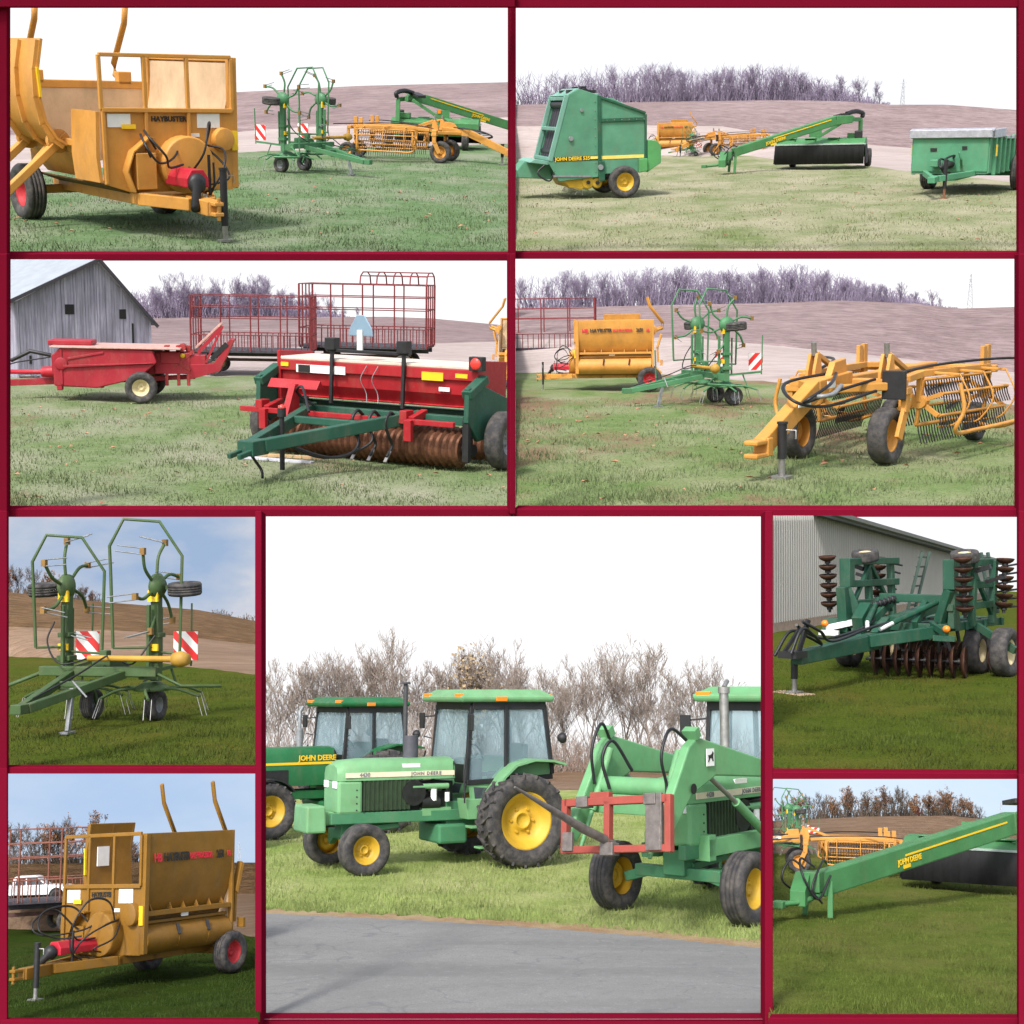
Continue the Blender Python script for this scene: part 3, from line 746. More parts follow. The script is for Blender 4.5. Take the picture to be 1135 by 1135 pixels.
def wheel_rake(Y, label):
    """twin basket rake: sloped tongue, cross beam on two castor wheels, two long tine baskets trailing"""
    t = thing('basket_rake', label, 'hay rake')
    m = MB(); m.bar((3.35, 0, .36), (2.05, 0, 1.02), .14, .20, .16, .26); m.bar((2.1, 0, 1.0), (1.2, 0, 1.08), .18, .26); m.box((3.45, 0, .42), (.3, .16, .05)); m.box((3.45, 0, .28), (.3, .16, .05)); m.box((3.3, 0, .36), (.12, .18, .2))
    m.build('tongue', Y, t, .014)
    jack(t, 3.12, .13, .62, .05)
    m = MB(); m.bar((1.15, -.72, 1.02), (1.15, .72, 1.02), .16, .16); m.bar((1.2, 0, 1.06), (-1.6, 0, 1.12), .15, .15); m.bar((1.9, .0, .98), (1.15, .6, 1.0), .10, .12); m.bar((1.9, 0, .98), (1.15, -.6, 1.0), .10, .12)
    m.bar((-1.5, -.9, 1.1), (-1.5, .9, 1.1), .12, .12)
    m.build('frame', Y, t, .014)
    for sd in (-1, 1):
        m = MB(); m.prism([(1.24, .95), (1.22, 1.2), (1.14, 1.46), (1.06, 1.46), (1.02, 1.2), (1.04, .95)], sd*.46-.06, sd*.46-.02); m.prism([(1.24, .95), (1.22, 1.2), (1.14, 1.46), (1.06, 1.46), (1.02, 1.2), (1.04, .95)], sd*.46+.03, sd*.46+.07)
        m.bar((1.05, sd*.46, 1.45), (.35, sd*.46, 1.12), .06, .07); m.build('pivot_bracket', Y, t, .008)
        m = MB(); m.cyl((1.1, sd*.46, 1.42), (1.12, sd*.46, 1.62), .035, n=8); m.cyl((1.0, sd*.46, 1.42), (.4, sd*.46, 1.14), .03, n=8); m.build('cylinder', STEEL, t)
        # front castor wheel in a fork
        y = sd*.56
        wheel(t, (1.32, y, .33), .33, .23, Y, rr=.56, dish=sd, style='round', n=30)
        m = MB(); m.bar((1.15, y+.16*sd, .98), (1.16, y+.16*sd, .62), .07, .12); m.bar((1.16, y+.16*sd, .66), (1.32, y+.15*sd, .30), .05, .13); m.box((1.15, y+.08*sd, .93), (.16, .26, .1)); m.build('wheel_fork', Y, t, .008)
        # tine basket running out and back
        A = Vector((.55, sd*.66, .72)); B = Vector((-1.30, sd*.84, .72)); d = (B-A).normalized(); n = Vector((d.y, -d.x, 0))*(-sd)
        if n.x < 0: n = -n
        u = Vector((0, 0, 1)); m = MB(); bars = []
        for k in range(6):
            a = 2*math.pi*k/6+.4; o = n*math.cos(a)*.30+u*math.sin(a)*.33
            m.tube([A+o, B+o], .024, 6); bars.append(o)
        bk = m.build('basket', Y, t)
        m = MB()
        for o in bars:
            for i in range(26):
                p = A+(B-A)*(i+.5)/26+o; m.tube([p, p+Vector((n.x*.02, n.y*.02, -.11)), p+Vector((n.x*.06, n.y*.06, -.23))], .0085, 4)
        m.build('tines', BLACK, bk)
        m = MB()
        for E in (A, B):
            for k in range(6):
                a = 2*math.pi*k/6+.4; m.bar(E, E+n*math.cos(a)*.30+u*math.sin(a)*.33, .035, .06)
            m.cyl(E-d*.05, E+d*.05, .10, n=12)
        m.build('end_spider', Y, bk)
        m = MB(); c0 = A+u*.42; c1 = B+u*.42
        m.bar(c0, c1, .10, .10); m.bar(c0, c0+Vector((.45, 0, -.05)), .1, .1); m.bar(c0, A, .06, .12); m.bar(c1, B, .06, .12)
        for f in (.15, .5, .85):
            q = c0.lerp(c1, f); m.bar(q, q+n*.36-u*.02, .03, .04); 
            m.tube(spl([q+n*.36, q+n*.50-u*.4, q+n*.34-u*.72, q-u*.78+n*.1], 4), .013, 5)
        m.build('basket_beam', Y, t, .008)
        # bent tube guard at the outer end
        e = B-d*.15; m = MB(); m.tube(spl([e+n*.5+u*.36, e+n*.56-u*.15, e+n*.46-u*.38, e+n*.1-u*.46, e-n*.35-u*.3], 5), .03, 8); m.tube(spl([A+n*.5+u*.3, A+n*.56-u*.1, A+n*.46-u*.38, A+n*.46-u*.40+d*.6, e+n*.46-u*.38], 5), .026, 8); m.build('guard_tube', Y, t)
        # rear support wheel
        w = B+d*.35-n*.3
        wheel(t, (w.x, w.y, .26), .26, .18, Y, rr=.55, dish=sd, style='round', n=24)
        m = MB(); m.bar(c1, (w.x, w.y-.12*sd, 1.12), .09, .09); m.bar((w.x, w.y-.13*sd, 1.12), (w.x, w.y-.13*sd, .26), .06, .08)
        m.bar(c1+u*.02, c1+u*.36, .05, .12); m.bar(c1+Vector((.16, 0, 0)), c1+Vector((.16, 0, .34)), .05, .12); m.build('rear_leg', Y, t, .008)
    m = MB(); m.box((1.26, .62, 1.02), (.06, .28, .42)); m.build('manual_box', BLACK, t, .01)
    m = MB(); m.box((1.9, .132, 1.06), (.2, .012, .1)); m.box((2.5, .09, .82), (.3, .012, .06)); m.build('decal', WHITE, t)
    m = MB(); m.prism([(1.25, 1.16), (1.75, 1.1), (1.6, 1.36), (1.3, 1.4)], -.04, .04); m.build('mast', Y, t, .01)
    hoses(t, [[(1.6, .05, 1.2), (2.3, .3, 1.1), (2.75, .25, .92), (2.5, .1, .85), (2.0, .3, 1.0), (1.3, .4, 1.1)], [(1.6, -.05, 1.2), (2.4, -.2, 1.1), (2.8, .1, .9), (2.4, .3, .8), (1.5, .5, .95)], [(1.1, .5, 1.15), (0, .7, 1.25), (-1, 1.2, 1.3), (-1.7, 1.8, 1.25)], [(1.1, -.5, 1.15), (0, -.7, 1.3), (-1.7, -1.8, 1.25)]], .022)
    m = MB(); m.tube(spl([(1.9, .25, 1.05), (2.5, .42, .98), (2.62, .3, .95), (2.1, .22, .92)], 5), .03, 8); m.build('hose_guard', GREYM, t)
    st = kids(t)
    while st:
        o = st.pop()
        if o.name.split('.')[0] == 'wheel': continue
        st += kids(o)
        for v in o.data.vertices:
            if v.co.z > .5: v.co.z = .5+(v.co.z-.5)*.80
    return t

def mower(G, label, GL=None, B=(2.3, -3.1, .80), A=(-.45, 1.15, 1.90), deep=1.0):
    """disc mower conditioner: covered header with black curtain, swing tongue arching over it"""
    t = thing('mower_conditioner', label, 'mower conditioner'); GL = GL or G
    Wd = 1.75
    m = MB(); m.prism([(-1.35, 1.02), (-1.35, .5), (.1, .45), (.16, .92), (.12, 1.0), (-.35, 1.16), (-1.0, 1.18)], -Wd, Wd); m.build('header', GL, t, .02)
    m = MB()
    rs = random.Random(4); k = 44; top = [(.20, -Wd+2*Wd*i/k) for i in range(k+1)]
    for i in range(k):
        y0, y1 = top[i][1], top[i+1][1]; a = .19+.014*math.sin(i*1.9); b = .19+.014*math.sin((i+1)*1.9); zt = .95
        m.add([(.17, y0, zt), (.17, y1, zt), (b+.06, y1, .20), (a+.06, y0, .20), (.15, y0, zt), (.15, y1, zt), (b+.04, y1, .20), (a+.04, y0, .20)], [(0, 1, 2, 3), (5, 4, 7, 6), (3, 2, 6, 7)], True)
    m.sheet([(-Wd-.01, .9), (-Wd-.06, .22)], -.9, .16, .02); m.sheet([(Wd+.02, .9), (Wd+.07, .22)], -.9, .16, .02)
    m.build('curtain', plain('black_canvas', (.012, .012, .014), .75, amt=.3, scale=3), t)
    m = MB(); m.bar((.17, -Wd-.04, .96), (.17, Wd+.04, .96), .06, .05); m.build('curtain_rail', plain('edge_strip', (.30, .36, .34), .5), t, .006)
    m = MB()
    for y in (-1.2, -.4, .5): m.box((-.45, y, 1.185), (.5, .45, .03)); m.box((-.2, y+.2, 1.14), (.3, .05, .02))
    m.box((-.9, 1.25, 1.25), (.5, .5, .2)); m.build('hatch', GL, t, .015)
    m = MB(); m.box((-.55, 1.45, 1.3), (.28, .3, .30)); m.build('drive_cover', BLACK, t, .03)
    # arch carrying the pivot
    m = MB(); m.bar((-1.5, -1.2, .75), (-1.5, 1.3, .75), .16, .18); m.bar((-1.5, 1.45, .5), (-1.35, 1.45, 1.85), .16, .2); m.bar((-1.5, 1.1, 1.9), (-.4, 1.2, 1.9), .14, .2); m.bar((-1.4, 1.45, 1.85), (-.45, 1.0, 1.9), .14, .16); m.bar((-1.5, -.9, .8), (-1.2, .9, 1.85), .10, .12); m.bar((-1.45, 1.4, .55), (-.2, 1.6, .6), .12, .14)
    m.build('carrier_frame', G, t, .012)
    for y, d in ((-1.25, -1), (1.78, 1)): wheel(t, (-1.65, y, .36), .36, .26, paint('yellow_rim', (.70, .42, .02), .45), dish=d, n=28)
    # swing tongue
    A = Vector(A); B = Vector(B); mid = A.lerp(B, .14)+Vector((0, 0, .12))
    m = MB(); m.bar(A, mid, .30, .30*deep, .30, .36*deep); m.bar(mid, B, .30, .36*deep, .26, .34*deep); m.build('swing_tongue', GL, t, .03)
    d = (B-mid).normalized(); sidev = d.cross(Vector((0, 0, 1))).normalized()
    for sg in (1, -1):
        sd = sidev*sg
        upv = sd.cross(d)*sg
        c = mid.lerp(B, .36)+sd*.153+upv*.07; e = mid.lerp(B, .62)+sd*.150+upv*.07
        a2 = mid.lerp(B, .05)+sd*.155+upv*.09
        m = MB(); m.bar(a2, e, .012, .035, up=upv); m.build('decal_stripe', YELD, t)
        xd = -d if sg > 0 else d
        if sd.x < 0: xd = d
        else: xd = -d
        text('JOHN DEERE', .15, YELD, t, mid.lerp(B, .60)+sd*.152-upv*.04, xd, upv)
        m = MB(); q = mid.lerp(B, .60)+sd*.152-upv*.14; m.bar(q, q+d*.25, .012, .07, up=upv); m.build('decal', YELD, t)
    # hitch end: gearbox, swivel, parking stand
    H = B+d*.25; H.z = .7
    m = MB(); m.box((H.x, H.y, .68), (.42, .42, .36)); m.prism([(-.3, .35), (.5, .28), (.5, .55), (.1, .85), (-.3, .85)], -.14, .14)
    m.v = [v if i < 8 else (v[0]+H.x+.1, v[1]+H.y-.1, v[2]) for i, v in enumerate(m.v)]
    f = Vector((d.x, d.y, 0)).normalized(); g = Vector((-f.y, f.x, 0))
    m.tube([H+g*.2+Vector((0, 0, -.25)), H+f*.5+g*.15+Vector((0, 0, -.35)), H+f*1.0+Vector((0, 0, -.38))], .05, 8)
    m.bar(H-f*.25+g*.25, H-f*.2+g*.28+Vector((0, 0, -.66)), .10, .05); m.bar(H-f*.25-g*.25, H-f*.2-g*.28+Vector((0, 0, -.66)), .10, .05); m.box((H.x+f.x*.95, H.y+f.y*.95, .32), (.3, .2, .12))
    m.build('hitch_head', G, t, .012)
    hoses(t, [[H+Vector((.1, .1, .25)), H+f*.3+Vector((0, 0, .4)), H+f*.5+g*.2+Vector((0, 0, .1)), H+f*.2+g*.3+Vector((0, 0, -.3)), H-f*.2+g*.3+Vector((0, 0, .1))],
              [H+Vector((0, -.1, .2)), H+f*.2-g*.3+Vector((0, 0, .35)), H+f*.4-g*.35+Vector((0, 0, 0)), H-f*.1-g*.3+Vector((0, 0, -.3))],
              [H-f*.5+Vector((0, 0, .28)), H-f*.1+g*.2+Vector((0, 0, .35)), H+f*.3+g*.25+Vector((0, 0, -.1)), H+f*.05+g*.28+Vector((0, 0, -.38))]], .022)
    m = MB(); m.tube(spl([A+Vector((0, -.2, .2)), A+Vector((-.5, .1, .28)), A+Vector((-1.0, .35, .2)), (-1.4, 1.5, 1.95)], 5), .09, 8); m.bar((-1.45, .5, 1.98), (-.3, .9, 2.08), .32, .10); m.build('hose_bundle', BLACK, t)
    m = MB(); m.box((-1.55, -.2, 1.45), (.06, .12, .14)); m.build('lamp', AMBER, t)
    m = MB(); m.box((-1.5, -.35, 1.35), (.1, .5, .3)); m.build('lamp_bracket', G, t)
    return t
def round_baler(G, G2, label):
    t = thing('round_baler', label, 'baler')
    Yw = paint('wheel_yellow', (.56, .34, .025), .4, amt=.3); Wb = .92
    front = [(1.35, .48), (1.62, .95), (1.12, 2.62), (.78, 2.78), (.28, 2.62), (.28, .55)]
    m = MB()
    for y in (Wb, -Wb): m.prism(front, y-.03, y+.03)
    m.build('front_side_panel', G, t, .012)
    m = MB()
    for y in (Wb, -Wb): m.prism([(.22, .62), (.22, 2.56), (-.12, 2.52), (-1.0, 2.10), (-1.0, .92), (-.9, .62)], y-.02, y+.02)
    gate = m.build('rear_gate', G, t, .012)
    m = MB()
    for y in (Wb+.02, -Wb-.06):
        m.box((-.38, y+.02, 1.98), (1.2, .04, .09)); m.box((.25, y+.02, 1.6), (.09, .06, 2.0)); m.box((-1.0, y+.02, 1.5), (.06, .05, 1.2)); m.bar((.2, y+.02, 2.55), (-1.0, y+.02, 2.13), .05, .06)
        m.box((.2, y+.03, .7), (.16, .08, .5))
    m.build('gate_frame', paint('deep_green', (.012, .085, .045), .5), t, .008)
    m = MB(); m.prism([(-1.0, .92), (-1.0, 2.1), (-1.04, 2.1), (-1.04, .92)], -Wb, Wb); m.prism([(.25, 2.56), (-1.0, 2.08), (-1.0, 2.04), (.25, 2.52)], -Wb, Wb); m.build('gate_back', G, gate)
    m = MB(); m.bar((1.58, -Wb, 1.0), (1.10, -Wb, 2.64), .09, .12); m.bar((1.58, Wb, 1.0), (1.10, Wb, 2.64), .09, .12)
    for x, z in ((1.12, 2.55), (1.36, 1.80), (1.56, 1.05)): m.bar((x, -Wb, z), (x, Wb, z), .08, .09)
    m.prism([(1.13, 2.62), (.8, 2.80), (.75, 2.76), (1.05, 2.58)], -Wb, Wb); m.bar((.3, -Wb, 2.63), (.3, Wb, 2.63), .1, .06)
    m.build('front_frame', paint('pale_green', (.16, .34, .27), .4), t, .012)
    m = MB()
    for k in range(6):
        y = -.72+k*.29; m.prism([(1.46, 1.05), (1.0, 2.55), (.97, 2.55), (1.43, 1.05)], y-.12, y+.12)
    m.build('belts', plain('belt_rubber', (.035, .03, .04), .7), t)
    m = MB()
    for z, x in ((2.40, 1.06), (1.2, 1.34)): m.cyl((x, -Wb, z), (x, Wb, z), .10)
    m.cyl((.6, -Wb, 2.7), (.6, Wb, 2.7), .09)
    m.build('roller', BLACK, t)
    m = MB()
    for x, z in ((.95, 2.72), (.6, 2.80), (.35, 2.70)): m.box((x, .6, z), (.16, .2, .09)); m.box((x, -.3, z), (.12, .2, .08))
    m.build('top_brackets', BLACK, t, .008)
    m = MB(); m.prism([(1.50, .96), (2.15, 1.0), (2.35, .78), (2.3, .58), (1.4, .5)], -.35, .35); m.bar((2.2, 0, .66), (3.1, 0, .5), .16, .16); m.build('tongue', G, t, .02)
    m = MB(); m.prism([(1.5, .98), (1.95, 1.06), (2.1, .98), (1.6, .9)], -.8, .8); m.build('front_shield', paint('pale_green', (.16, .34, .27)), t, .01)
    m = MB(); m.tube(spl([(1.7, .8, .9), (1.9, .86, .7), (1.6, .9, .5), (1.45, .93, .75)], 5), .025, 6); m.build('hose', RUBBER, t)
    m = MB()
    for sd in (1, -1):
        y = sd*(Wb+.035)
        for k in range(9): m.cyl((.36, y-.01*sd, .7+k*.22), (.36, y+.012*sd, .7+k*.22), .016, n=8)
        for k in range(6): m.cyl((-.95+.2*k, y-.02*sd, 1.98), (-.95+.2*k, y+.035*sd, 1.98), .014, n=8)
        m.cyl((1.02, y-.01*sd, 1.55), (1.02, y+.05*sd, 1.55), .06, n=14); m.cyl((.72, y-.01*sd, 2.25), (.72, y+.04*sd, 2.25), .045, n=12)
        m.bar((1.50, y, .62), (.5, y, .58), .03, .05)
    m.build('fittings', GREYM, t)
    # yellow pickup
    m = MB(); m.prism([(1.2, .52), (1.05, .30), (.72, .24), (.45, .40), (.42, .55)], -.85, .85); m.lathe([(0, .02), (.16, .02), (.18, -.04)], (.55, .86, .42), (0, 1, 0), 18); m.lathe([(0, .02), (.13, .02), (.15, -.04)], (.30, .86, .40), (0, 1, 0), 18)
    pk = m.build('pickup', Yw, t, .02)
    m = MB(); m.cyl((.55, .88, .42), (.55, .93, .42), .05); m.cyl((.3, .88, .4), (.3, .93, .4), .05); m.build('hub', BLACK, pk)
    m = MB()
    for k in range(12):
        y = -.8+k*.145
        for a in (3.6, 4.3, 5.0): m.tube([(.75+.16*math.cos(a), y, .38+.16*math.sin(a)), (.75+.30*math.cos(a+.2), y, .38+.30*math.sin(a+.2))], .008, 4)
    m.build('tines', STEEL, pk)
    for d in (1, -1): wheel(t, (-.38, d*1.08, .41), .41, .30, Yw, dish=d, rr=.56, style='round')
    m = MB(); m.bar((-.38, -.95, .42), (-.38, .95, .42), .1, .1); m.bar((-.3, .85, .45), (.2, .85, .7), .1, .12); m.bar((-.3, -.85, .45), (.2, -.85, .7), .1, .12); m.build('axle', BLACK, t)
    # bale ramp and side box at the rear
    m = MB(); m.prism([(-1.05, .62), (-1.05, 1.45), (-1.30, 1.42), (-1.42, 1.30), (-1.42, .85), (-1.2, .72)], .35, .98); m.build('rear_shield', G2, t, .015)
    m = MB(); m.prism([(-.80, .62), (-.80, .98), (-1.03, .98), (-1.03, .66)], Wb+.02, Wb+.14); m.build('tool_box', G2, t, .02)
    # stripes and lettering along both sides
    for sd in (1, -1):
        m = MB(); m.box((.88, sd*(Wb+.034), 1.04), (1.20, .008, .11)); st = m.build('decal_stripe', BLKD, t)
        m = MB(); m.box((.40, sd*(Wb+.040), 1.05), (.20, .008, .07)); m.box((-.38, sd*(Wb+.026), 1.04), (1.15, .008, .085)); m.build('decal_stripe', plain('pale_yellow', (.75, .60, .14), .45, amt=.1), t)
        text('JOHN DEERE 535', .125, YELD, t, (.98, sd*(Wb+.042), 1.04), (-sd, 0, 0), (0, 0, 1))
    m = MB(); m.cyl((.24, Wb+.06, .8), (.24, Wb+.12, .8), .07); m.build('counter', GREYM, t)
    return t

def spreader(G, label):
    t = thing('manure_spreader', label, 'manure spreader'); L = 4.0; Wd = .92
    m = MB(); m.box((0, 0, 1.12), (.06, 1.84, 1.06)); m.build('front_wall', G, t, .015)
    m = MB()
    for y in (Wd, -Wd): m.prism([(0, .55), (0, 1.66), (-L, 1.45), (-L, .55)], y-.03, y+.03)
    sdp = m.build('side_wall', G, t, .01)
    m = MB()
    for k in range(8):
        x = -.35-k*.48
        for y in (Wd+.06, -Wd-.06): m.bar((x, y, .5), (x, y, 1.58), .09, .09, up=(1, 0, 0))
    m.build('side_ribs', G, sdp, .008)
    m = MB(); m.box((-L/2, 0, .56), (L, 1.8, .05)); m.box((-L/2, 0, .45), (L, .3, .16)); m.bar((-L*.6, -1.0, .42), (-L*.6, 1.0, .42), .12, .12); m.build('floor', G, t)
    rim = plain('galvanised_rim', (.40, .40, .45), .45, .35, amt=.25)
    m = MB(); m.bar((.05, -1.0, 1.72), (.05, 1.0, 1.72), .12, .24); m.prism([(.10, 1.80), (-.12, 1.88), (-.16, 1.86), (.06, 1.76)], -1.02, 1.02); m.bar((-.1, Wd+.05, 1.70), (-1.25, Wd+.05, 1.70), .10, .26); m.bar((-.1, -Wd-.05, 1.7), (-1.25, -Wd-.05, 1.7), .10, .26)
    m.bar((-1.25, Wd+.05, 1.56), (-L, Wd+.05, 1.40), .09, .10); m.bar((-1.25, -Wd-.05, 1.56), (-L, -Wd-.05, 1.40), .09, .10)
    m.build('top_rim', rim, t, .015)
    m = MB(); m.bar((.0, -.6, .56), (1.2, -.08, .5), .1, .14); m.bar((.0, .6, .56), (1.2, .08, .5), .1, .14); m.bar((1.1, 0, .5), (1.55, 0, .48), .18, .14); m.build('tongue', G, t, .012)
    m = MB(); m.cyl((1.0, .18, .26), (1.0, .18, 1.02), .05, n=10); j = m.build('jack', BLACK, t)
    m = MB(); m.cyl((1.0, .18, .04), (1.0, .18, .27), .035, n=8); m.box((1.0, .18, .02), (.18, .18, .04)); m.build('foot', plain('brown_foot', (.20, .09, .05)), j)
    m = MB(); m.lathe([(0, 0), (.10, 0), (.12, .12), (.06, .2), (.06, .5), (0, .5)], (.1, .05, .82), (1, 0, -.1), 14); m.build('drive_shaft', BLACK, t)
    m = MB(); m.box((.2, -.3, .86), (.26, .2, .22)); m.bar((.04, .3, .75), (.3, .35, 1.0), .06, .06); m.bar((.3, .35, 1.0), (.35, .3, 1.2), .05, .05); m.build('gearbox', G, t, .02)
    m = MB(); m.box((-.32, Wd+.115, 1.2), (.10, .02, .34)); m.box((-.32, -Wd-.115, 1.2), (.10, .02, .34)); m.build('reflector', YELD, t)
    m = MB(); m.box((.04, .35, 1.30), (.01, .12, .10)); m.box((.04, -.4, 1.25), (.01, .16, .1)); m.build('decal', BLACK, t)
    hoses(t, [[(.05, .1, 1.0), (.4, .2, 1.1), (.8, .1, 1.0), (.9, .1, .7), (.5, .15, .6)], [(.05, 0, .9), (.5, -.1, 1.0), (1.0, .05, .8), (.7, .1, .55)]], .03)
    st = kids(t)
    while st:
        o = st.pop(); st += kids(o)
        for v in o.data.vertices:
            if v.co.z > .6: v.co.z = .6+(v.co.z-.6)*.80
    for d in (1, -1): wheel(t, (-L*.6, d*1.15, .44), .44, .30, GREYM, dish=d, rr=.5)
    return t

def square_baler(RD, label):
    """old red hay baler: long pickup side, bale chamber and raised chute behind"""
    t = thing('square_baler', label, 'hay baler')
    m = MB(); m.prism([(1.55, .42), (1.55, 1.22), (1.35, 1.40), (-.9, 1.33), (-1.0, 1.02), (-.55, .62), (.5, .36)], .52, .96); m.prism([(1.55, .5), (1.55, 1.25), (-1.0, 1.25), (-1.0, .7)], -.9, .52)
    m.build('body', RD, t, .03)
    m = MB(); m.prism([(1.3, .95), (-.9, 1.02), (-.92, 1.0), (1.3, .88)], .96, 1.02); m.bar((1.2, .975, 1.1), (.3, .975, 1.27), .02, .06); m.bar((1.35, .97, .45), (1.35, .97, 1.35), .04, .06); m.build('side_ridge', RD, t, .01)
    m = MB(); m.prism([(1.62, 1.38), (1.62, 1.42), (-1.6, 1.39), (-1.6, 1.35)], -.85, 1.02); m.build('top_sheet', plain('faded_pink', (.52, .30, .26), .5, amt=.3), t, .01)
    m = MB(); m.box((1.2, .1, 1.48), (1.1, .8, .12)); m.build('top_cover', RD, t, .02)
    m = MB(); m.bar((1.5, .2, .48), (3.3, .35, .42), .16, .16); m.bar((1.5, -.4, .5), (2.4, .1, .45), .1, .12); m.bar((.4, .5, .40), (1.6, .3, .42), .14, .14); m.build('tongue', RD, t, .012)
    m = MB(); m.cyl((1.55, .35, .72), (1.95, .35, .72), .16, .13); m.cyl((1.9, .35, .72), (3.3, .35, .72), .06); m.build('drive_shaft', PTORED, t)
    m = MB(); m.tube([(1.7, .2, 1.1), (2.6, .2, .95), (3.3, .2, .72)], .02, 6); m.tube([(1.7, .4, 1.15), (2.2, .4, 1.25), (2.7, .3, 1.0)], .05, 8); m.build('hose', RUBBER, t)
    m = MB(); m.box((1.5, .7, .95), (.2, .4, .5)); m.lathe([(0, .03), (.16, .03), (.16, 0)], (1.35, .98, .98), (0, 1, 0), 18); m.box((1.42, .85, .55), (.14, .2, .5)); m.build('drive_cover', RD, t, .02)
    # chamber, knotter stand, chute
    m = MB(); m.box((-1.35, .25, .98), (.9, .65, .55)); m.box((-1.9, .25, .95), (.6, .6, .5)); m.box((-1.3, .5, 1.12), (.5, .2, .3)); m.build('bale_chamber', RD, t, .02)
    m = MB()
    for x in (-1.2, -1.5, -1.75): m.box((x, .52, .75), (.08, .1, .7)); m.box((x, .3, 1.35), (.12, .3, .16))
    m.cyl((-1.6, .1, 1.38), (-1.6, .6, 1.38), .1, n=10); m.bar((-1.4, .56, .9), (-1.9, .56, 1.3), .05, .08); m.bar((-1.15, .57, 1.25), (-1.8, .57, .8), .04, .07)
    m.build('knotter', plain('dull_red', (.30, .03, .03), .6, amt=.5), t, .008)
    m = MB(); m.prism([(-1.75, .55), (-2.55, .78), (-2.95, 1.6), (-2.82, 1.62), (-2.4, .98), (-1.75, .95)], .02, .56); m.build('chute', RD, t, .012)
    m = MB(); m.bar((-1.95, .3, 1.38), (-2.62, .32, 2.02), .42, .06); m.build('chute_top', plain('faded_pink', (.52, .30, .26)), t, .008)
    m = MB(); m.bar((-2.0, .55, 1.25), (-2.6, .56, 1.9), .03, .10); m.bar((-2.2, .56, 1.0), (-2.65, .56, 1.95), .03, .06); m.build('chute_side', RD, t)
    m = MB(); m.bar((-2.35, .565, 1.1), (-2.75, .565, 1.5), .02, .12); m.build('slot', BLACK, t)
    m = MB(); m.lathe([(0, .02), (.06, .02), (.06, 0)], (-1.62, .58, 1.18), (0, 1, 0), 14); m.build('decal', YELD, t)
    for d, y in ((1, 1.16), (-1, -1.0)): wheel(t, (-.62, y, .40), .40, .30, CREAM, dish=d, rr=.52, style='round')
    m = MB(); m.bar((-.62, -1.0, .42), (-.62, 1.1, .42), .10, .10); m.bar((.3, .3, .5), (-1.9, .3, .62), .1, .12); m.build('axle', RD, t)
    return t

def hay_wagon(RD, label, tall=1.0, front=True, roofed=False):
    """flat rack wagon with tubular red sides"""
    t = thing('hay_wagon', label, 'hay wagon'); L = 2.45; Wd = 1.15; z = .98
    m = MB(); m.box((0, 0, z), (2*L, 2*Wd, .10))
    for y in (-.5, .5): m.bar((-L, y, z-.14), (L, y, z-.14), .1, .16)
    m.build('deck', plain('dark_deck', (.05, .045, .055), .8, amt=.4), t, .008)
    m = MB(); m.bar((-1.6, 0, .58), (1.7, 0, .58), .12, .12); m.bar((-1.55, -.9, .45), (-1.55, .9, .45), .1, .1); m.bar((1.55, -.9, .45), (1.55, .9, .45), .1, .1); m.bar((1.6, 0, .5), (3.4, 0, .4), .08, .08)
    for x in (-1.55, 1.55): m.box((x, 0, .72), (.2, 1.1, .22))
    m.build('running_gear', plain('brown_gear', (.10, .05, .04), .7, amt=.4), t)
    for x in (-1.55, 1.55):
        for d in (-1, 1): wheel(t, (x, d*.95, .36), .36, .2, CREAM, dish=d, rr=.55, n=24, style='round')
    H = 1.75*tall; r = .026
    for y in (-Wd, Wd):
        m = MB()
        for k in range(5):
            x = -L+k*2*L/4; m.tube([(x, y, z), (x, y, z+H)], r*1.2 if k % 4 else r*1.6, 6)
        for f in (.60, .80, 1.0): m.tube([(-L, y, z+H*f), (L, y, z+H*f)], r*.9, 6)
        m.tube([(-L, y, z+H*.30), (L, y, z+H*.30)], r*.9, 6)
        for k in range(20):
            x = -L+(k+.5)*2*L/20; m.tube([(x, y, z), (x, y, z+H*.30)], r*.7, 4)
        m.build('side_rack', RD, t)
    for e in (-L, L):
        m = MB(); HH = H*1.0
        for k in range(5):
            y = -Wd+k*2*Wd/4; m.tube([(e, y, z), (e, y, z+HH)], r*1.1, 6)
        for f in (.3, .6, .8, 1.0): m.tube([(e, -Wd, z+HH*f), (e, Wd, z+HH*f)], r*.9, 6)
        m.build('end_rack', RD, t)
    if roofed:
        m = MB()
        for k in range(5):
            x = .1-k*(L+.1)/4
            m.tube([(x, Wd, z+H), (x, Wd*.85, z+H*1.14), (x, Wd*.4, z+H*1.20), (x, -Wd*.4, z+H*1.20), (x, -Wd*.85, z+H*1.14), (x, -Wd, z+H)], r*1.1, 6)
        for y, f in ((Wd*.85, 1.14), (.4*Wd, 1.2), (-.4*Wd, 1.2), (-.85*Wd, 1.14)): m.tube([(.1, y, z+H*f), (-L, y, z+H*f)], r*.9, 6)
        m.build('roof_hoops', RD, t)
    return t

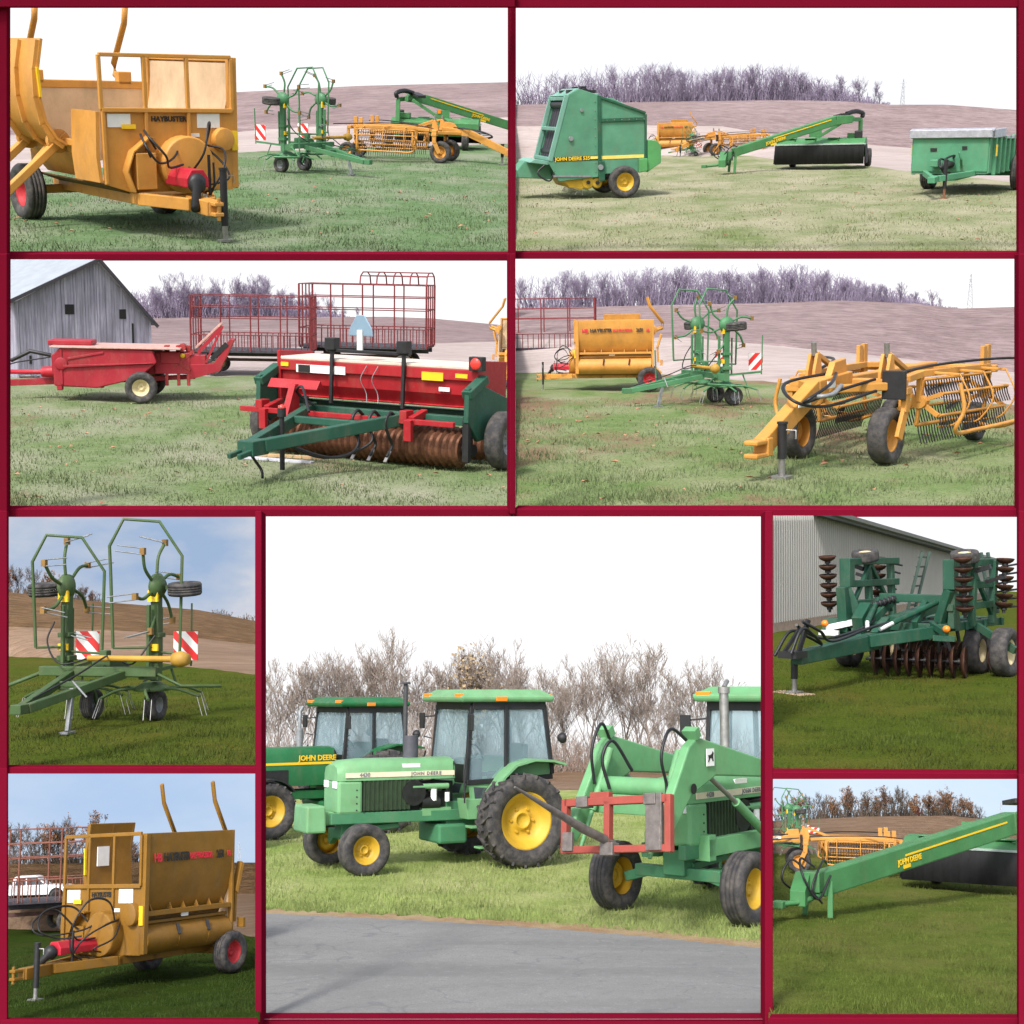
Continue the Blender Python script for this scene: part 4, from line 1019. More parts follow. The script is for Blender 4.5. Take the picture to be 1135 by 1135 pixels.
def seed_drill(G, label):
    t = thing('seeder', label, 'seeder'); Wd = 1.72
    RDK = paint('box_red', (.37, .013, .02), .35, amt=.25)
    # seed box
    m = MB(); m.prism([(-.35, .98), (-.05, .86), (-.62, .86)], -Wd, Wd)
    m.prism([(.06, 1.42), (.02, 1.05), (-.12, .84), (-.55, .84), (-.70, 1.05), (-.74, 1.42)], -Wd, Wd); m.build('seed_box', RDK, t, .015)
    m = MB(); m.box((-.34, 0, 1.445), (.84, 2*Wd+.06, .05)); m.build('lid', plain('faded_lid', (.60, .50, .42), .6, amt=.15), t, .012)
    m = MB(); m.bar((.07, -Wd-.02, 1.34), (.07, Wd+.02, 1.34), .04, .16); m.build('lid_lip', RDK, t, .01)
    for d in (-1, 1):
        m = MB(); m.prism([(.10, 1.56), (.08, .80), (-.78, .80), (-.80, 1.5)], d*(Wd+.02)-.03, d*(Wd+.02)+.03); m.build('end_plate', RDK, t, .01)
    m = MB(); m.box((.095, -1.02, 1.30), (.012, .36, .12)); m.box((.085, -1.5, 1.33), (.02, .2, .06)); m.box((.095, 1.62, 1.35), (.02, .14, .06)); m.build('decal', YELD, t)
    m = MB(); m.box((.098, .95, 1.30), (.012, .9, .12)); m.box((.06, -1.2, 1.12), (.012, .18, .06)); dc = m.build('decal', WHITE, t)
    m = MB(); m.box((.106, 1.25, 1.30), (.008, .22, .11)); m.build('decal', BLKD, dc)
    # light bar and slow vehicle triangle
    m = MB()
    for y in (.72, -.55): m.bar((.16, y, .80), (.12, y, 1.62), .052, .052); m.box((.12, y, 1.70), (.16, .17, .18))
    m.bar((.12, -.65, 1.60), (.12, .82, 1.60), .05, .05); m.build('light_bar', BLACK, t, .008)
    m = MB(); m.box((.13, -1.78, 1.52), (.12, .22, .2)); lb = m.build('tail_lamp', BLACK, t, .01)
    m = MB(); m.lathe([(0, .02), (.07, .02), (.085, 0)], (.19, -1.78, 1.52), (1, 0, 0), 18); m.build('lens', REDLENS, lb)
    m = MB(); m.box((.12, .22, 1.75), (.03, .09, .34)); m.build('triangle_post', WHITE, t)
    m = MB(); m.prism([(.0, 1.83), (.43, 1.83), (.41, 1.95), (.29, 2.14), (.15, 2.14), (.02, 1.95)], .09, .11, 'x'); m.build('slow_vehicle_plate', plain('plate_blue_grey', (.25, .36, .48), .35, .3, amt=.06), t, .02)
    # frame, tongue
    m = MB(); m.bar((.35, -Wd, .72), (.35, Wd, .72), .13, .13); m.bar((-.6, -Wd, .7), (-.6, Wd, .7), .12, .12)
    m.bar((.3, -.95, .74), (2.85, -.09, .52), .13, .17); m.bar((.3, .95, .74), (2.85, .09, .52), .13, .17); m.box((2.95, 0, .50), (.34, .26, .2)); m.bar((1.3, -.6, .68), (1.3, .6, .68), .1, .1)
    m.bar((3.05, -.08, .46), (3.35, -.08, .42), .06, .07); m.bar((3.05, .08, .46), (3.35, .08, .42), .06, .07)
    for d in (-1, 1): m.prism([(.5, 1.2), (.1, 1.22), (-.75, .95), (-.75, .5), (.2, .42), (.52, .72)], d*(Wd+.10)-.04, d*(Wd+.10)+.04); m.bar((.5, d*(Wd+.1), 1.1), (.0, d*(Wd+.1), 1.3), .16, .12)
    m.build('frame', G, t, .012)
    # red spring bar with teeth
    m = MB(); m.bar((.72, -1.75, .70), (.72, 1.98, .70), .075, .075)
    for y in (-1.05, 1.5): m.bar((.72, y, .72), (.35, y, .80), .10, .10); m.box((.80, y, .58), (.08, .12, .3)); m.box((.66, y+.12, .78), (.2, .12, .14))
    m.prism([(.62, .66), (.98, .60), (.74, 1.12), (.66, 1.12)], .95, 1.06); m.prism([(.5, 1.05), (.7, 1.05), (.6, 1.18)], .6, 1.5)
    m.build('spring_bar', RDK, t, .008)
    for y in (-.22, -.5, -.78):
        m = MB(); m.tube(spl([(.70, y, .74), (.85, y, .82), (.98, y, .70), (.90, y, .50), (.80, y, .34), (.95, y, .20)], 5), .024, 6); tt = m.build('spring_tooth', BLACK, t)
        m = MB(); m.bar((.86, y, .27), (.99, y, .13), .05, .02); m.build('point', STEEL, tt)
    # ribbed packer rollers
    for x, z, r in ((.28, .30, .27), (-.55, .27, .24)):
        m = MB(); pr = []
        n = 30
        for k in range(n):
            a = -Wd+.05+(2*Wd-.1)*k/n; w = (2*Wd-.1)/n; pr += [(r*.80, a), (r*.82, a+w*.3), (r, a+w*.55), (r*.82, a+w*.8)]
        m.lathe([(0, -Wd+.05)]+pr+[(r*.8, Wd-.05), (0, Wd-.05)], (x, 0, z), (0, 1, 0), 30, False); m.build('packer_roller', RUSTD, t)
    m = MB()
    for d in (-1, 1): m.box((.3, d*(Wd+.03), .34), (.12, .08, .3)); m.cyl((.3, d*(Wd+.12), .3), (.3, d*(Wd-.05), .3), .09, n=12); m.box((.45, d*(Wd+.08), .45), (.1, .1, .6))
    m.build('bearing', BLACK, t, .01)
    for d in (-1, 1): wheel(t, (-.15, d*(Wd+.36), .42), .42, .26, GREYM, dish=d, rr=.5, style='round')
    m = MB(); m.cyl((2.0, .25, .06), (2.0, .25, .85), .035, n=8); m.cyl((2.0, .25, .80), (2.0, .25, .92), .06, n=8); j = m.build('jack', BLACK, t)
    m = MB(); m.lathe([(0, .05), (.05, .03), (.05, 0)], (2.0, .25, .92), (0, 0, 1), 10); m.build('knob', REDLENS, j)
    hoses(t, [[(2.7, -.12, .6), (2.0, -.5, .3), (1.5, -.62, .35), (1.3, -.55, .68)], [(2.7, .12, .6), (2.75, .2, .4), (2.6, .15, .15), (2.7, .05, .06)], [(2.6, 0, .6), (1.8, -.3, .25), (1.25, -.7, .42), (1.2, -.6, .72)], [(1.3, .3, .8), (.9, .7, 1.1), (.7, .95, 1.0), (.5, .8, .8)]], .02)
    m = MB()
    for y in (.1, -.1): m.tube(spl([(.12, y, 1.4), (.2, y+.06, 1.2), (.14, y, 1.0), (.2, y-.05, .86)], 4), .007, 5)
    m.build('cord', GREYM, t)
    return t

def disc_cultivator(G, label):
    t = thing('folding_disc', label, 'disc cultivator')
    WH = paint('silver_rod', (.55, .56, .55), .4)
    m = MB(); m.bar((4.2, 0, .56), (1.9, 0, .66), .18, .20, .24, .26); m.bar((2.3, .1, .68), (1.2, .75, .80), .12, .2); m.bar((2.3, -.1, .68), (.9, -.85, .72), .14, .2); m.bar((1.9, 0, .72), (1.5, 0, .95), .14, .2); m.build('tongue', G, t, .014)
    m = MB(); m.bar((3.4, -.105, .64), (2.7, -.105, .68), .012, .07); m.build('decal', YELD, t); m = MB(); m.bar((3.9, -.10, .58), (3.45, -.10, .60), .012, .09); m.build('decal', WHITE, t)
    m = MB(); m.bar((4.25, .05, .6), (4.05, .1, 1.12), .05, .06); m.bar((4.4, -.1, .62), (4.1, .0, 1.0), .04, .05); m.box((4.3, 0, .62), (.3, .3, .1)); m.build('hose_stand', BLACK, t)
    jack(t, 4.0, -.16, .62, .05)
    m = MB()
    for y in (-.8, -.3, .3, .8): m.bar((1.3, y, .86), (-1.6, y, .86), .12, .14)
    for x in (1.2, .2, -.7, -1.55): m.bar((x, -.9, .86), (x, .9, .86), .12, .14)
    m.bar((1.2, 0, .95), (-1.4, 0, 1.2), .18, .18); m.bar((1.3, .4, .9), (.5, .3, 1.3), .1, .14); m.bar((1.3, -.4, .9), (.5, -.3, 1.3), .1, .14); m.bar((.6, -.5, 1.32), (.6, 1.1, 1.32), .14, .14)
    m.prism([(1.45, .7), (1.55, 1.0), (1.2, 1.25), (.9, 1.15), (1.1, .72)], -.62, -.42); m.prism([(1.4, .66), (1.3, .95), (.7, .95), (.7, .70)], -1.25, -.9)
    m.build('main_frame', G, t, .012)
    for y in (-.55, .55):
        m = MB(); m.tube([(1.75, y*.4, .95), (.6, y, 1.28)], .05, 8); m.build('cylinder', G, t)
        m = MB(); m.tube([(1.95, y*.2, .85), (1.7, y*.45, .97)], .035, 8); m.build('rod', WH, t)
    # spring strut
    m = MB(); m.tube([(.9, -.1, 1.32), (.9, -1.0, 1.02)], .045, 8)
    for k in range(12): q = Vector((.9, -.1, 1.32)).lerp(Vector((.9, -1.0, 1.02)), (k+.5)/12); m.lathe([(.05, -.02), (.075, 0), (.05, .02)], q, (0, -.95, -.32), 12)
    m.build('spring_strut', BLACK, t)
    def gang(par, A, B, n, r, sh=True):
        A = Vector(A); B = Vector(B); ax = (B-A).normalized(); m = MB(); b = MB(); b.tube([A, B], .03, 6)
        for k in range(n):
            q = A.lerp(B, (k+.5)/n); m.lathe([(0, .0), (r*.5, .015), (r*.85, .05), (r, .09), (r*.99, .10), (r*.84, .06), (0, .012)], q, ax, 22)
            b.cyl(q-ax*.03, q+ax*.04, .055, n=8)
        g = b.build('disc_gang', BLACK, par); m.build('discs', plain('rusty_disc_dim', (.075, .034, .022), .6, .4, amt=.5, scale=11), g)  # rusty disc colour darkened: the plot's dim exposure is painted in
    gang(t, (1.0, -.6, .27), (.6, 1.0, .27), 9, .27); gang(t, (-1.0, -1.1, .27), (-.6, 1.1, .27), 11, .27)
    # folded wings stand upright at either side
    for sd in (1, -1):
        y = sd*.92; w = MB()
        for x in (1.0, .1, -.9): w.bar((x, y, .85), (x, y+.05*sd, 1.98), .11, .13)
        for z in (1.2, 1.55, 1.94): w.bar((1.1, y, z), (-1.1, y, z), .11, .12)
        w.bar((1.0, y, 1.0), (.1, y, 1.9), .07, .08); w.bar((-.9, y, 1.0), (.1, y, 1.9), .07, .08); w.box((1.05, y, 1.75), (.2, .2, .5)); w.bar((1.0, y*.75, .9), (1.1, y, 1.5), .12, .16)
        wing = w.build('wing_frame', G, t, .01)
        gang(wing, (1.15, y+.28*sd, 1.05), (1.25, y+.28*sd, 2.02), 6, .155); gang(wing, (-.75, y+.26*sd, 1.05), (-.85, y+.26*sd, 1.98), 6, .155)
        b = MB(); b.bar((.15, y+.1*sd, 1.8), (.15, y+.35*sd, 1.88), .08, .08); b.bar((-.3, y+.1*sd, 1.6), (-.3, y+.45*sd, 1.7), .06, .06)
        for k in range(6): b.tube([(-1.1, y-.1+.04*k, 1.1+.15*k), (-1.35, y+.3*sd, 1.15+.15*k)], .02, 5)
        b.build('wing_rods', BLACK, wing)
        wheel(wing, (.35, y-.02*sd, 2.04), .24, .2, CREAM, ax=(.2, 0, 1), n=24, rr=.45, style='round')
        # harrow rack leaning behind
        h = MB()
        for xx in (-1.25, -1.6): h.bar((xx, y*.85, 1.0), (xx-.15, y*.6, 2.1), .05, .05)
        for k in range(6): z = 1.1+k*.18; h.bar((-1.25-.02*k, y*(.83-.035*k), z), (-1.62-.02*k, y*(.83-.035*k), z), .03, .03)
        h.build('harrow_rack', plain('grey_green', (.04, .07, .055), .6), wing)
        m = MB(); m.bar((1.2, y*.7, .92), (1.6, y*1.15, .80), .08, .1); m.box((1.58, y*1.1, .72), (.06, .36, .09)); lb = m.build('lamp_arm', G if sd > 0 else WHITE, t, .006)
        m = MB(); m.lathe([(0, .04), (.055, .03), (.06, -.02), (0, -.02)], (1.62, y*1.16, .88), (1, 0, 0), 16); m.build('lamp', AMBER, lb)
    m = MB(); m.prism([(1.35, .72), (1.45, 1.5), (1.30, 1.52), (1.05, .72)], -.95, -.78); m.prism([(.9, .8), (1.0, 1.3), (.8, 1.3), (.6, .8)], 1.5*.52, 1.82*.52); m.build('wing_hinge', G, t, .01)
    for d in (-1, 1):
        wheel(t, (-.35, d*.85, .40), .40, .28, CREAM, dish=d, rr=.5, style='round')
        wheel(t, (-.1, d*1.42, .42), .42, .30, CREAM, dish=d, rr=.5, style='round')
        m = MB(); m.bar((-.2, d*.9, .84), (-.1, d*1.6, .45), .1, .12); m.build('wheel_arm', G, t)
    hoses(t, [[(4.2, .1, 1.1), (3.9, .2, .95), (3.4, .12, .76), (2.2, .1, .9), (1.2, .2, 1.0)], [(4.2, 0, 1.05), (3.7, -.15, .9), (3.2, -.1, .78), (2.0, -.2, .85), (1.0, -.4, 1.0)], [(4.45, -.2, .6), (4.2, -.1, .95), (3.95, .05, .85), (3.6, .05, .72)], [(4.5, .1, .65), (4.3, .15, 1.0), (4.0, .15, .9), (3.7, .1, .75)]], .024)
    m = MB()
    rs = random.Random(8)
    for k in range(30):
        x = rs.uniform(-1.3, 1.1); y = rs.uniform(-1.0, 1.0); m.bar((x, y, .45), (x+.1, y+rs.uniform(-.2, .2), .95), .03, .06)
    m.build('shanks', BLACK, t)
    st = kids(t)
    while st:
        o = st.pop(); st += kids(o)
        for v in o.data.vertices:
            if v.co.x > 1.6 and o.name.split('.')[0] not in ('lamp', 'lamp_arm'): v.co.x = 1.6+(v.co.x-1.6)*1.22
    return t
def tractor(label, G, GD, fr=.38, rr_=.76, hood=1.95, mfwd=False, stack=True, weight=True, text_side='JOHN DEERE', num='4430', new=False, loader=False, trk=.78, sx=.6):
    """farm tractor with cab, nose towards +X, rear axle at the origin"""
    Yw = paint('wheel_yellow', (.56, .34, .025), .4, amt=.3)
    PALE = plain('hood_stripe', (.70, .62, .46), .45, amt=.1)
    t = thing('tractor', label, 'tractor'); wb = 2.55; x1 = .85; xn = x1+hood; zt = 1.66 if not new else 1.72; zb = 1.06
    hw = .34 if not new else .40
    # hood: rounded top shell
    pr = [(-hw, zt-.30), (-hw, zt-.12), (-hw*.86, zt-.02), (-hw*.4, zt+.02), (hw*.4, zt+.02), (hw*.86, zt-.02), (hw, zt-.12), (hw, zt-.30)]
    m = MB()
    if new: pr = [(-hw, .98)]+pr[1:-1]+[(hw, .98)]
    n = len(pr); X = [x1, x1+.5, xn-.45, xn-.12, xn]; S = [1, 1, 1, .96, .84]; vs = []
    for x, s in zip(X, S):
        for (y, z) in pr: vs.append((x, y*s, (z if not new else z)-(1-s)*.55*(1 if z > zt-.2 else 0)))
    fs = [(i*n+j, i*n+j+1, (i+1)*n+j+1, (i+1)*n+j) for i in range(len(X)-1) for j in range(n-1)]
    m.add(vs, fs, True); m.add(vs[:n], [tuple(range(n))]); m.add(vs[-n:], [tuple(range(n))[::-1]]); m.add([vs[i*n] for i in range(len(X))]+[vs[i*n+n-1] for i in range(len(X))], [(i, i+1, len(X)+i+1, len(X)+i) for i in range(len(X)-1)])
    hd = m.build('hood', G, t)
    for sd in (1, -1):
        if not new:
            m = MB(); m.box(((x1+xn-.1)/2, sd*(hw+.004), zt-.215), (hood-.12, .012, .075)); m.build('decal_stripe', PALE, hd)
            text(num, .085, GREYM, hd, (xn-.42, sd*(hw+.013), zt-.215), (-sd, 0, 0), (0, 0, 1)); text(text_side, .075, GREYM, hd, (x1+.5, sd*(hw+.013), zt-.215), (-sd, 0, 0), (0, 0, 1), spacing=1.25)
            m = MB(); m.box((x1+.75, sd*(hw*.95), zt-.09), (.3, .03, .06)); m.build('decal', WHITE, hd)
        else:
            m = MB(); m.box((x1+hood*.42, sd*(hw+.004), zt-.30), (hood*.84, .012, .05)); m.build('decal_stripe', YELD, hd)
            text(text_side, .15, YELD, hd, (x1+.42, sd*(hw+.012), zt-.20), (-sd, 0, 0), (0, 0, 1))
            m = MB(); m.box((x1+hood*.7, sd*(hw+.004), 1.15), (hood*.4, .012, .3)); m.build('side_grille', BLACK, hd)
    # nose cowl, grille screens, engine
    m = MB(); m.box((xn-.20, 0, (zt-.30+.86)/2), (.40, hw*1.92, zt-.30-.86), top=1.0); m.build('nose', G, t, .04)
    m = MB()
    for sd in (1, -1): m.box((xn+.004, sd*hw*.55, zt-.36), (.03, .17, .11))
    m.build('headlight', plain('lamp_glass', (.7, .72, .74), .15, amt=.05), t, .01)
    m = MB()
    for sd in (1, -1):
        m.box((xn-.41, sd*hw*.972, (zt-.3+.86)/2), (.012, .012, zt-.3-.9)); m.box((x1+.02, sd*hw*.985, zt-.16), (.012, .02, .24))
        for k in range(4): m.cyl((xn-.3, sd*hw*.95, .92+.1*k), (xn-.3, sd*(hw*.965+.006), .92+.1*k), .012, n=6)
        m.tube([(.90, sd*.80, 1.0), (.92, sd*.82, 1.5), (.86, sd*.76, 1.75)], .014, 6)
    m.build('seam', BLACK, t)
    if not new:
        m = MB(); m.box((xn-.80, 0, (zt-.27+.90)/2), (.78, hw*1.86, zt-.28-.90))
        for sd in (1, -1):
            for k in range(11): m.bar((xn-1.17+k*.075, sd*hw*.95, .90), (xn-1.17+k*.075, sd*hw*.95, zt-.29), .03, .022, up=(1, 0, 0))
        m.build('radiator_screen', plain('screen_green', (.035, .06, .03), .6, .2), t)
        m = MB(); m.box((x1+.42, 0, 1.06), (.9, .42, .5)); m.cyl((x1+.7, .28, 1.15), (x1+.7, .34, 1.15), .2); m.cyl((x1+.25, .26, .98), (x1+.55, .26, .98), .10, n=12)
        for k in range(5): m.box((x1+.1+k*.15, .25, 1.22), (.08, .12, .12))
        e = m.build('engine', plain('engine_dark', (.02, .022, .02), .5, .3, amt=.5), t, .01)
        m = MB(); m.cyl((x1+.1, .30, 1.24), (x1+.72, .30, 1.24), .045, n=10); m.box((x1+.3, .27, .85), (.5, .1, .12)); m.build('engine_pipe', G, e)
        m = MB(); m.cyl((x1+.35, .31, 1.02), (x1+.35, .31, 1.2), .05, n=10); m.cyl((x1+.12, .32, 1.0), (x1+.12, .32, 1.14), .04, n=10); m.build('filter', WHITE, e)
    m = MB(); m.bar((-.4, .28, .78), (xn+.1, .26, .80), .10, .17); m.bar((-.4, -.28, .78), (xn+.1, -.26, .80), .10, .17); m.box((.35, 0, .78), (1.2, .5, .42)); m.bar((wb, -.6, .52), (wb, .6, .52), .12, .14); m.box((wb, 0, .65), (.25, .3, .3))
    for sd in (1, -1): m.bar((wb, sd*.4, .52), (wb, sd*(trk-.16), fr), .1, .12); m.bar((wb-.05, sd*.15, .60), (wb-.8, sd*.2, .66), .06, .08)
    m.build('chassis', GD, t, .012)
    m = MB(); m.bar((0, -.95, rr_), (0, .95, rr_), .2, .2); m.box((0, 0, rr_), (.6, .5, .5)); m.build('rear_axle', GD, t, .01)
    if weight:
        m = MB(); m.box((xn+.33, 0, .80), (.32, .62, .40), top=.94); m.bar((xn, 0, .8), (xn+.3, 0, .8), .4, .2); m.build('front_weight', G, t, .03)
    # cab
    zc0, zc1, cx0, cx1, cw = 1.30, 2.50, -.72, .80, .70
    m = MB()
    P = {'fl': [(cx1, cw*.92, zc0), (cx1-.10, cw*.90, zc1)], 'bl': [(cx0, cw, zc0+.1), (cx0+.12, cw*.93, zc1)], 'ml': [(.12, cw*1.0, zc0-.05), (.10, cw*.95, zc1)]}
    for k, (a, b) in P.items():
        for s in (1, -1): m.bar((a[0], a[1]*s, a[2]), (b[0], b[1]*s, b[2]), .06, .07, up=(1, 0, 0))
    m.bar((cx1-.1, -cw*.9, zc1), (cx1-.1, cw*.9, zc1), .08, .14); m.bar((cx0+.12, -cw*.93, zc1), (cx0+.12, cw*.93, zc1), .08, .14)
    for s in (1, -1): m.bar((cx1-.1, s*cw*.92, zc1), (cx0+.12, s*cw*.94, zc1), .07, .14); m.bar((cx1, s*cw*.95, zc0), (cx0, s*cw, zc0+.06), .06, .08)
    cab = m.build('cab_frame', BLACK, t, .01)
    m = MB()
    ring = lambda g, z: [(cx1+.12-g, -.74+g, z), (cx1+.12-g, .74-g, z), (cx0+.02+g, .78-g, z), (cx0+.02+g, -.78+g, z)]
    vs = ring(0, zc1+.05)+ring(-.03, zc1+.13)+ring(.16, zc1+.25); m.add(vs, [(3, 2, 1, 0), (8, 9, 10, 11)]+[(i+4*k, (i+1) % 4+4*k, (i+1) % 4+4*k+4, i+4*k+4) for k in (0, 1) for i in range(4)])
    rf = m.build('cab_roof', G, t, .03)
    m = MB()
    for s in (1, -1): m.box((cx1+.10, s*.60, zc1+.14), (.07, .22, .09)); m.box((cx0+.05, s*.66, zc1+.14), (.1, .12, .08)); m.box((.25, s*.80, zc1+.10), (.2, .03, .07))
    m.build('roof_lamp', AMBER, rf, .01)
    gl = MB()
    for s in (1, -1):
        gl.add([(cx1-.02, s*cw*.92, zc0+.05), (.15, s*cw*.985, zc0), (.13, s*cw*.945, zc1-.06), (cx1-.11, s*cw*.90, zc1-.06)], [(0, 1, 2, 3)])
        gl.add([(.09, s*cw*.985, zc0+.05), (cx0+.03, s*cw*.99, zc0+.12), (cx0+.13, s*cw*.935, zc1-.06), (.07, s*cw*.945, zc1-.06)], [(0, 1, 2, 3)])
    gl.add([(cx1+.01, -cw*.86, zc0+.28), (cx1+.01, cw*.86, zc0+.28), (cx1-.09, cw*.86, zc1-.06), (cx1-.09, -cw*.86, zc1-.06)], [(0, 1, 2, 3)])
    gl.add([(cx0+.01, -cw*.95, zc0+.25), (cx0+.01, cw*.95, zc0+.25), (cx0+.12, cw*.88, zc1-.06), (cx0+.12, -cw*.88, zc1-.06)], [(0, 1, 2, 3)])
    gl.build('windows', PGLASS, cab)
    m = MB(); m.box((-.25, 0, 1.35), (.5, .5, .14)); m.box((-.48, 0, 1.62), (.12, .5, .5)); m.box((.45, 0, 1.45), (.3, .5, .4)); m.build('seat', plain('seat_vinyl', (.03, .035, .03)), cab, .04)
    m = MB(); ring2 = [Vector((.30, 0, 1.72))+Vector((.06*math.cos(a), .19*math.sin(a), .16*math.cos(a)*.9)) for a in [2*math.pi*k/20 for k in range(20)]]; m.tube(ring2, .014, 6, closed=True); m.tube([(.5, 0, 1.45), (.30, 0, 1.72)], .025, 6); m.build('steering_wheel', BLACK, cab)
    # lower doors and steps
    for s in (1, -1):
        m = MB(); m.prism([(cx1-.04, zc0), (.14, zc0-.03), (.30, .82), (cx1-.10, .78)], s*cw*.93-.02, s*cw*.93+.02); dr = m.build('door', G, t, .01)
        m = MB(); m.prism([(cx1-.12, zc0-.07), (.26, zc0-.10), (.36, .92), (cx1-.16, .90)], s*cw*.93-.026, s*cw*.93+.026); m.build('door_glass', plain('dark_glass', (.05, .06, .07), .08, amt=.1, spec=.8), dr)
        m = MB(); m.box((.55, s*.62, .62), (.4, .22, .04)); m.bar((.45, s*.66, .62), (.45, s*.66, .3), .03, .05); m.box((.5, s*.66, .30), (.24, .2, .03)); m.build('step', G, t, .006)
        # platform side and fender over the rear wheel
        m = MB(); arc = [(.62*math.cos(a)*1.45*rr_/.8-.0, rr_+math.sin(a)*.96*rr_/.8) for a in (1.15, 1.4, 1.7, 2.0, 2.3)]
        m.prism([(.80, .74), (.85, 1.05), (.34, 1.05), (.40, .74)], s*.42, s*.72)
        fd = [(.62, .95), (.50, 1.18), (.32, 1.42), (.10, 1.60), (-.25, 1.68), (-.62, 1.66), (-.86, 1.60)]
        fd = [(a*rr_/.76, .02+b*(.5+.5*rr_/.76)) for a, b in fd]
        m.sheet(fd, s*.62 if s > 0 else -1.02, s*1.02 if s > 0 else -.62, .035, 'y'); m.prism(fd+[(-.5, 1.2), (.3, 1.0)], s*.66, s*.70); m.build('fender', G, t, .008)
    m = MB()
    for s in (1, -1):
        m.tube([(cx1-.05, s*.66, 2.32), (cx1+.05, s*.88, 2.30)], .015, 5); m.box((cx1+.06, s*.92, 2.24), (.04, .16, .26)); m.tube([(cx1-.02, s*.7, 1.95), (cx1+.03, s*.92, 1.98)], .012, 5)
    m.build('mirror', BLACK, cab, .01)
    if loader or True:
        m = MB()
        for s in (1, -1): m.lathe([(0, .06), (.085, .06), (.09, .02), (.05, -.04), (0, -.05)], (cx1+.08 if loader else cx0-.02, s*(.90 if loader else .95), 2.02 if loader else 1.98), (1 if loader else -1, 0, 0), 16)
        m.build('work_lamp', plain('lamp_glass', (.7, .72, .74), .15, amt=.05) if loader else BLACK, cab)
    # exhaust
    m = MB()
    if new: m.cyl((x1+.35, -.52, 1.5), (x1+.35, -.52, 2.1), .07, n=12); m.tube([(x1+.35, -.52, 2.1), (x1+.35, -.52, 2.45), (x1+.28, -.52, 2.55)], .04, 8); m.build('exhaust', GREYM, t)
    elif loader: m.tube([(x1+.55, 0, 1.68), (x1+.55, 0, 2.66)], .06, 12); m.cyl((x1+.55, 0, 2.66), (x1+.55, 0, 2.74), .075, n=12); m.tube([(x1+.55, 0, 2.74), (x1+.45, 0, 2.82)], .03, 6); m.build('exhaust', STEEL, t)
    else:
        m.cyl((x1+.62, .0, 1.66), (x1+.62, .0, 2.02), .12, n=16); m.build('air_cleaner', plain('muffler_grey', (.07, .07, .085), .6), t)
        m = MB(); m.tube([(x1+.62, -.22, 1.66), (x1+.62, -.22, 2.84)], .036, 10); m.lathe([(0, .03), (.07, .03), (.085, 0), (0, 0)], (x1+.62, -.22, 2.84), (0, 0, 1), 12); m.build('exhaust', plain('stack', (.05, .05, .055), .6), t)
    # wheels
    for d in (1, -1):
        wheel(t, (wb, d*trk, fr), fr, .30 if not mfwd else .40, Yw, dish=d, rr=.54, style='lug' if mfwd else 'rib')
        wheel(t, (0, d*1.0, rr_), rr_, .46, Yw, dish=d, rr=.60, style='lug', n=44)
        if mfwd:
            m = MB(); arc = [(wb+(fr+.07)*math.cos(a), fr+(fr+.07)*math.sin(a)) for a in [.3+.2*k for k in range(12)]]; m.sheet(arc, d*.60 if d > 0 else -.98, d*.98 if d > 0 else -.60, .03, 'y'); m.build('front_fender', BLACK, t)
    # three point hitch at the tail
    m = MB(); m.bar((-.3, .3, .5), (-1.0, .38, .45), .06, .1); m.bar((-.3, -.3, .5), (-1.0, -.38, .45), .06, .1); m.build('lower_links', GD, t)
    if loader:
        LG = G  #, .38, amt=.35)
        for s in (1, -1):
            y = s*.60
            m = MB(); m.prism([(1.0, .75), (1.32, .75), (1.24, 1.72), (1.06, 1.72)], y-.07, y+.07); m.bar((.9, s*.4, .86), (2.6, s*.40, .84), .12, .2); m.bar((1.15, s*.4, .84), (1.15, y, .84), .14, .2); m.bar((2.45, s*.36, .84), (2.6, s*.36, .84), .2, .3); m.build('loader_post', LG, t, .012)
            m = MB(); m.prism([(1.05, 1.60), (1.05, 1.74), (2.95, 2.12), (3.15, 2.16), (3.34, 2.05), (4.02, 1.05), (3.88, .95), (3.30, 1.50), (2.75, 1.70)], y-.06, y+.06); m.build('loader_boom', LG, t, .02)
            m = MB(); m.box((2.92, y+s*.084, 1.92), (.17, .008, .20)); lg = m.build('emblem_plate', WHITE, t)
            # leaping stag emblem as a small dark shape
            k = [(-.05, -.02), (-.06, .03), (-.01, .03), (.03, .045), (.05, .075), (.07, .05), (.055, .02), (.065, -.05), (.045, -.05), (.03, -.01), (-.02, -.01), (-.05, -.06), (-.065, -.055)]
            m = MB(); m.prism([(2.92+a*.9*(-s), 1.92+b*.9) for a, b in k], y+s*.088, y+s*.094); m.build('emblem', BLKD, lg)
            m = MB(); m.cyl((1.5, y, .95), (2.2, y, 1.36), .055, n=12); m.build('lift_cylinder', LG, t)
            m = MB(); m.cyl((2.2, y, 1.36), (2.8, y, 1.68), .03, n=10); m.build('lift_rod', STEEL, t)
            m = MB(); m.cyl((3.28, y-.12*s, 2.0), (3.66, y-.12*s, 1.3), .045, n=10); m.cyl((3.66, y-.12*s, 1.3), (3.92, y-.12*s, .85), .026, n=8); m.bar((3.16, y, 2.15), (3.22, y, 2.25), .18, .1); m.build('tilt_cylinder', LG, t)
            m = MB(); m.cyl((3.3, y+s*.082, 1.58), (3.3, y+s*.09, 1.58), .06, n=14); m.build('pin_hole', DARK, t)
        m = MB(); m.cyl((3.42, -.6, 1.58), (3.42, .6, 1.58), .11, n=16); m.box((3.52, 0, 1.38), (.06, 1.2, .22)); m.build('cross_tube', LG, t, .01)
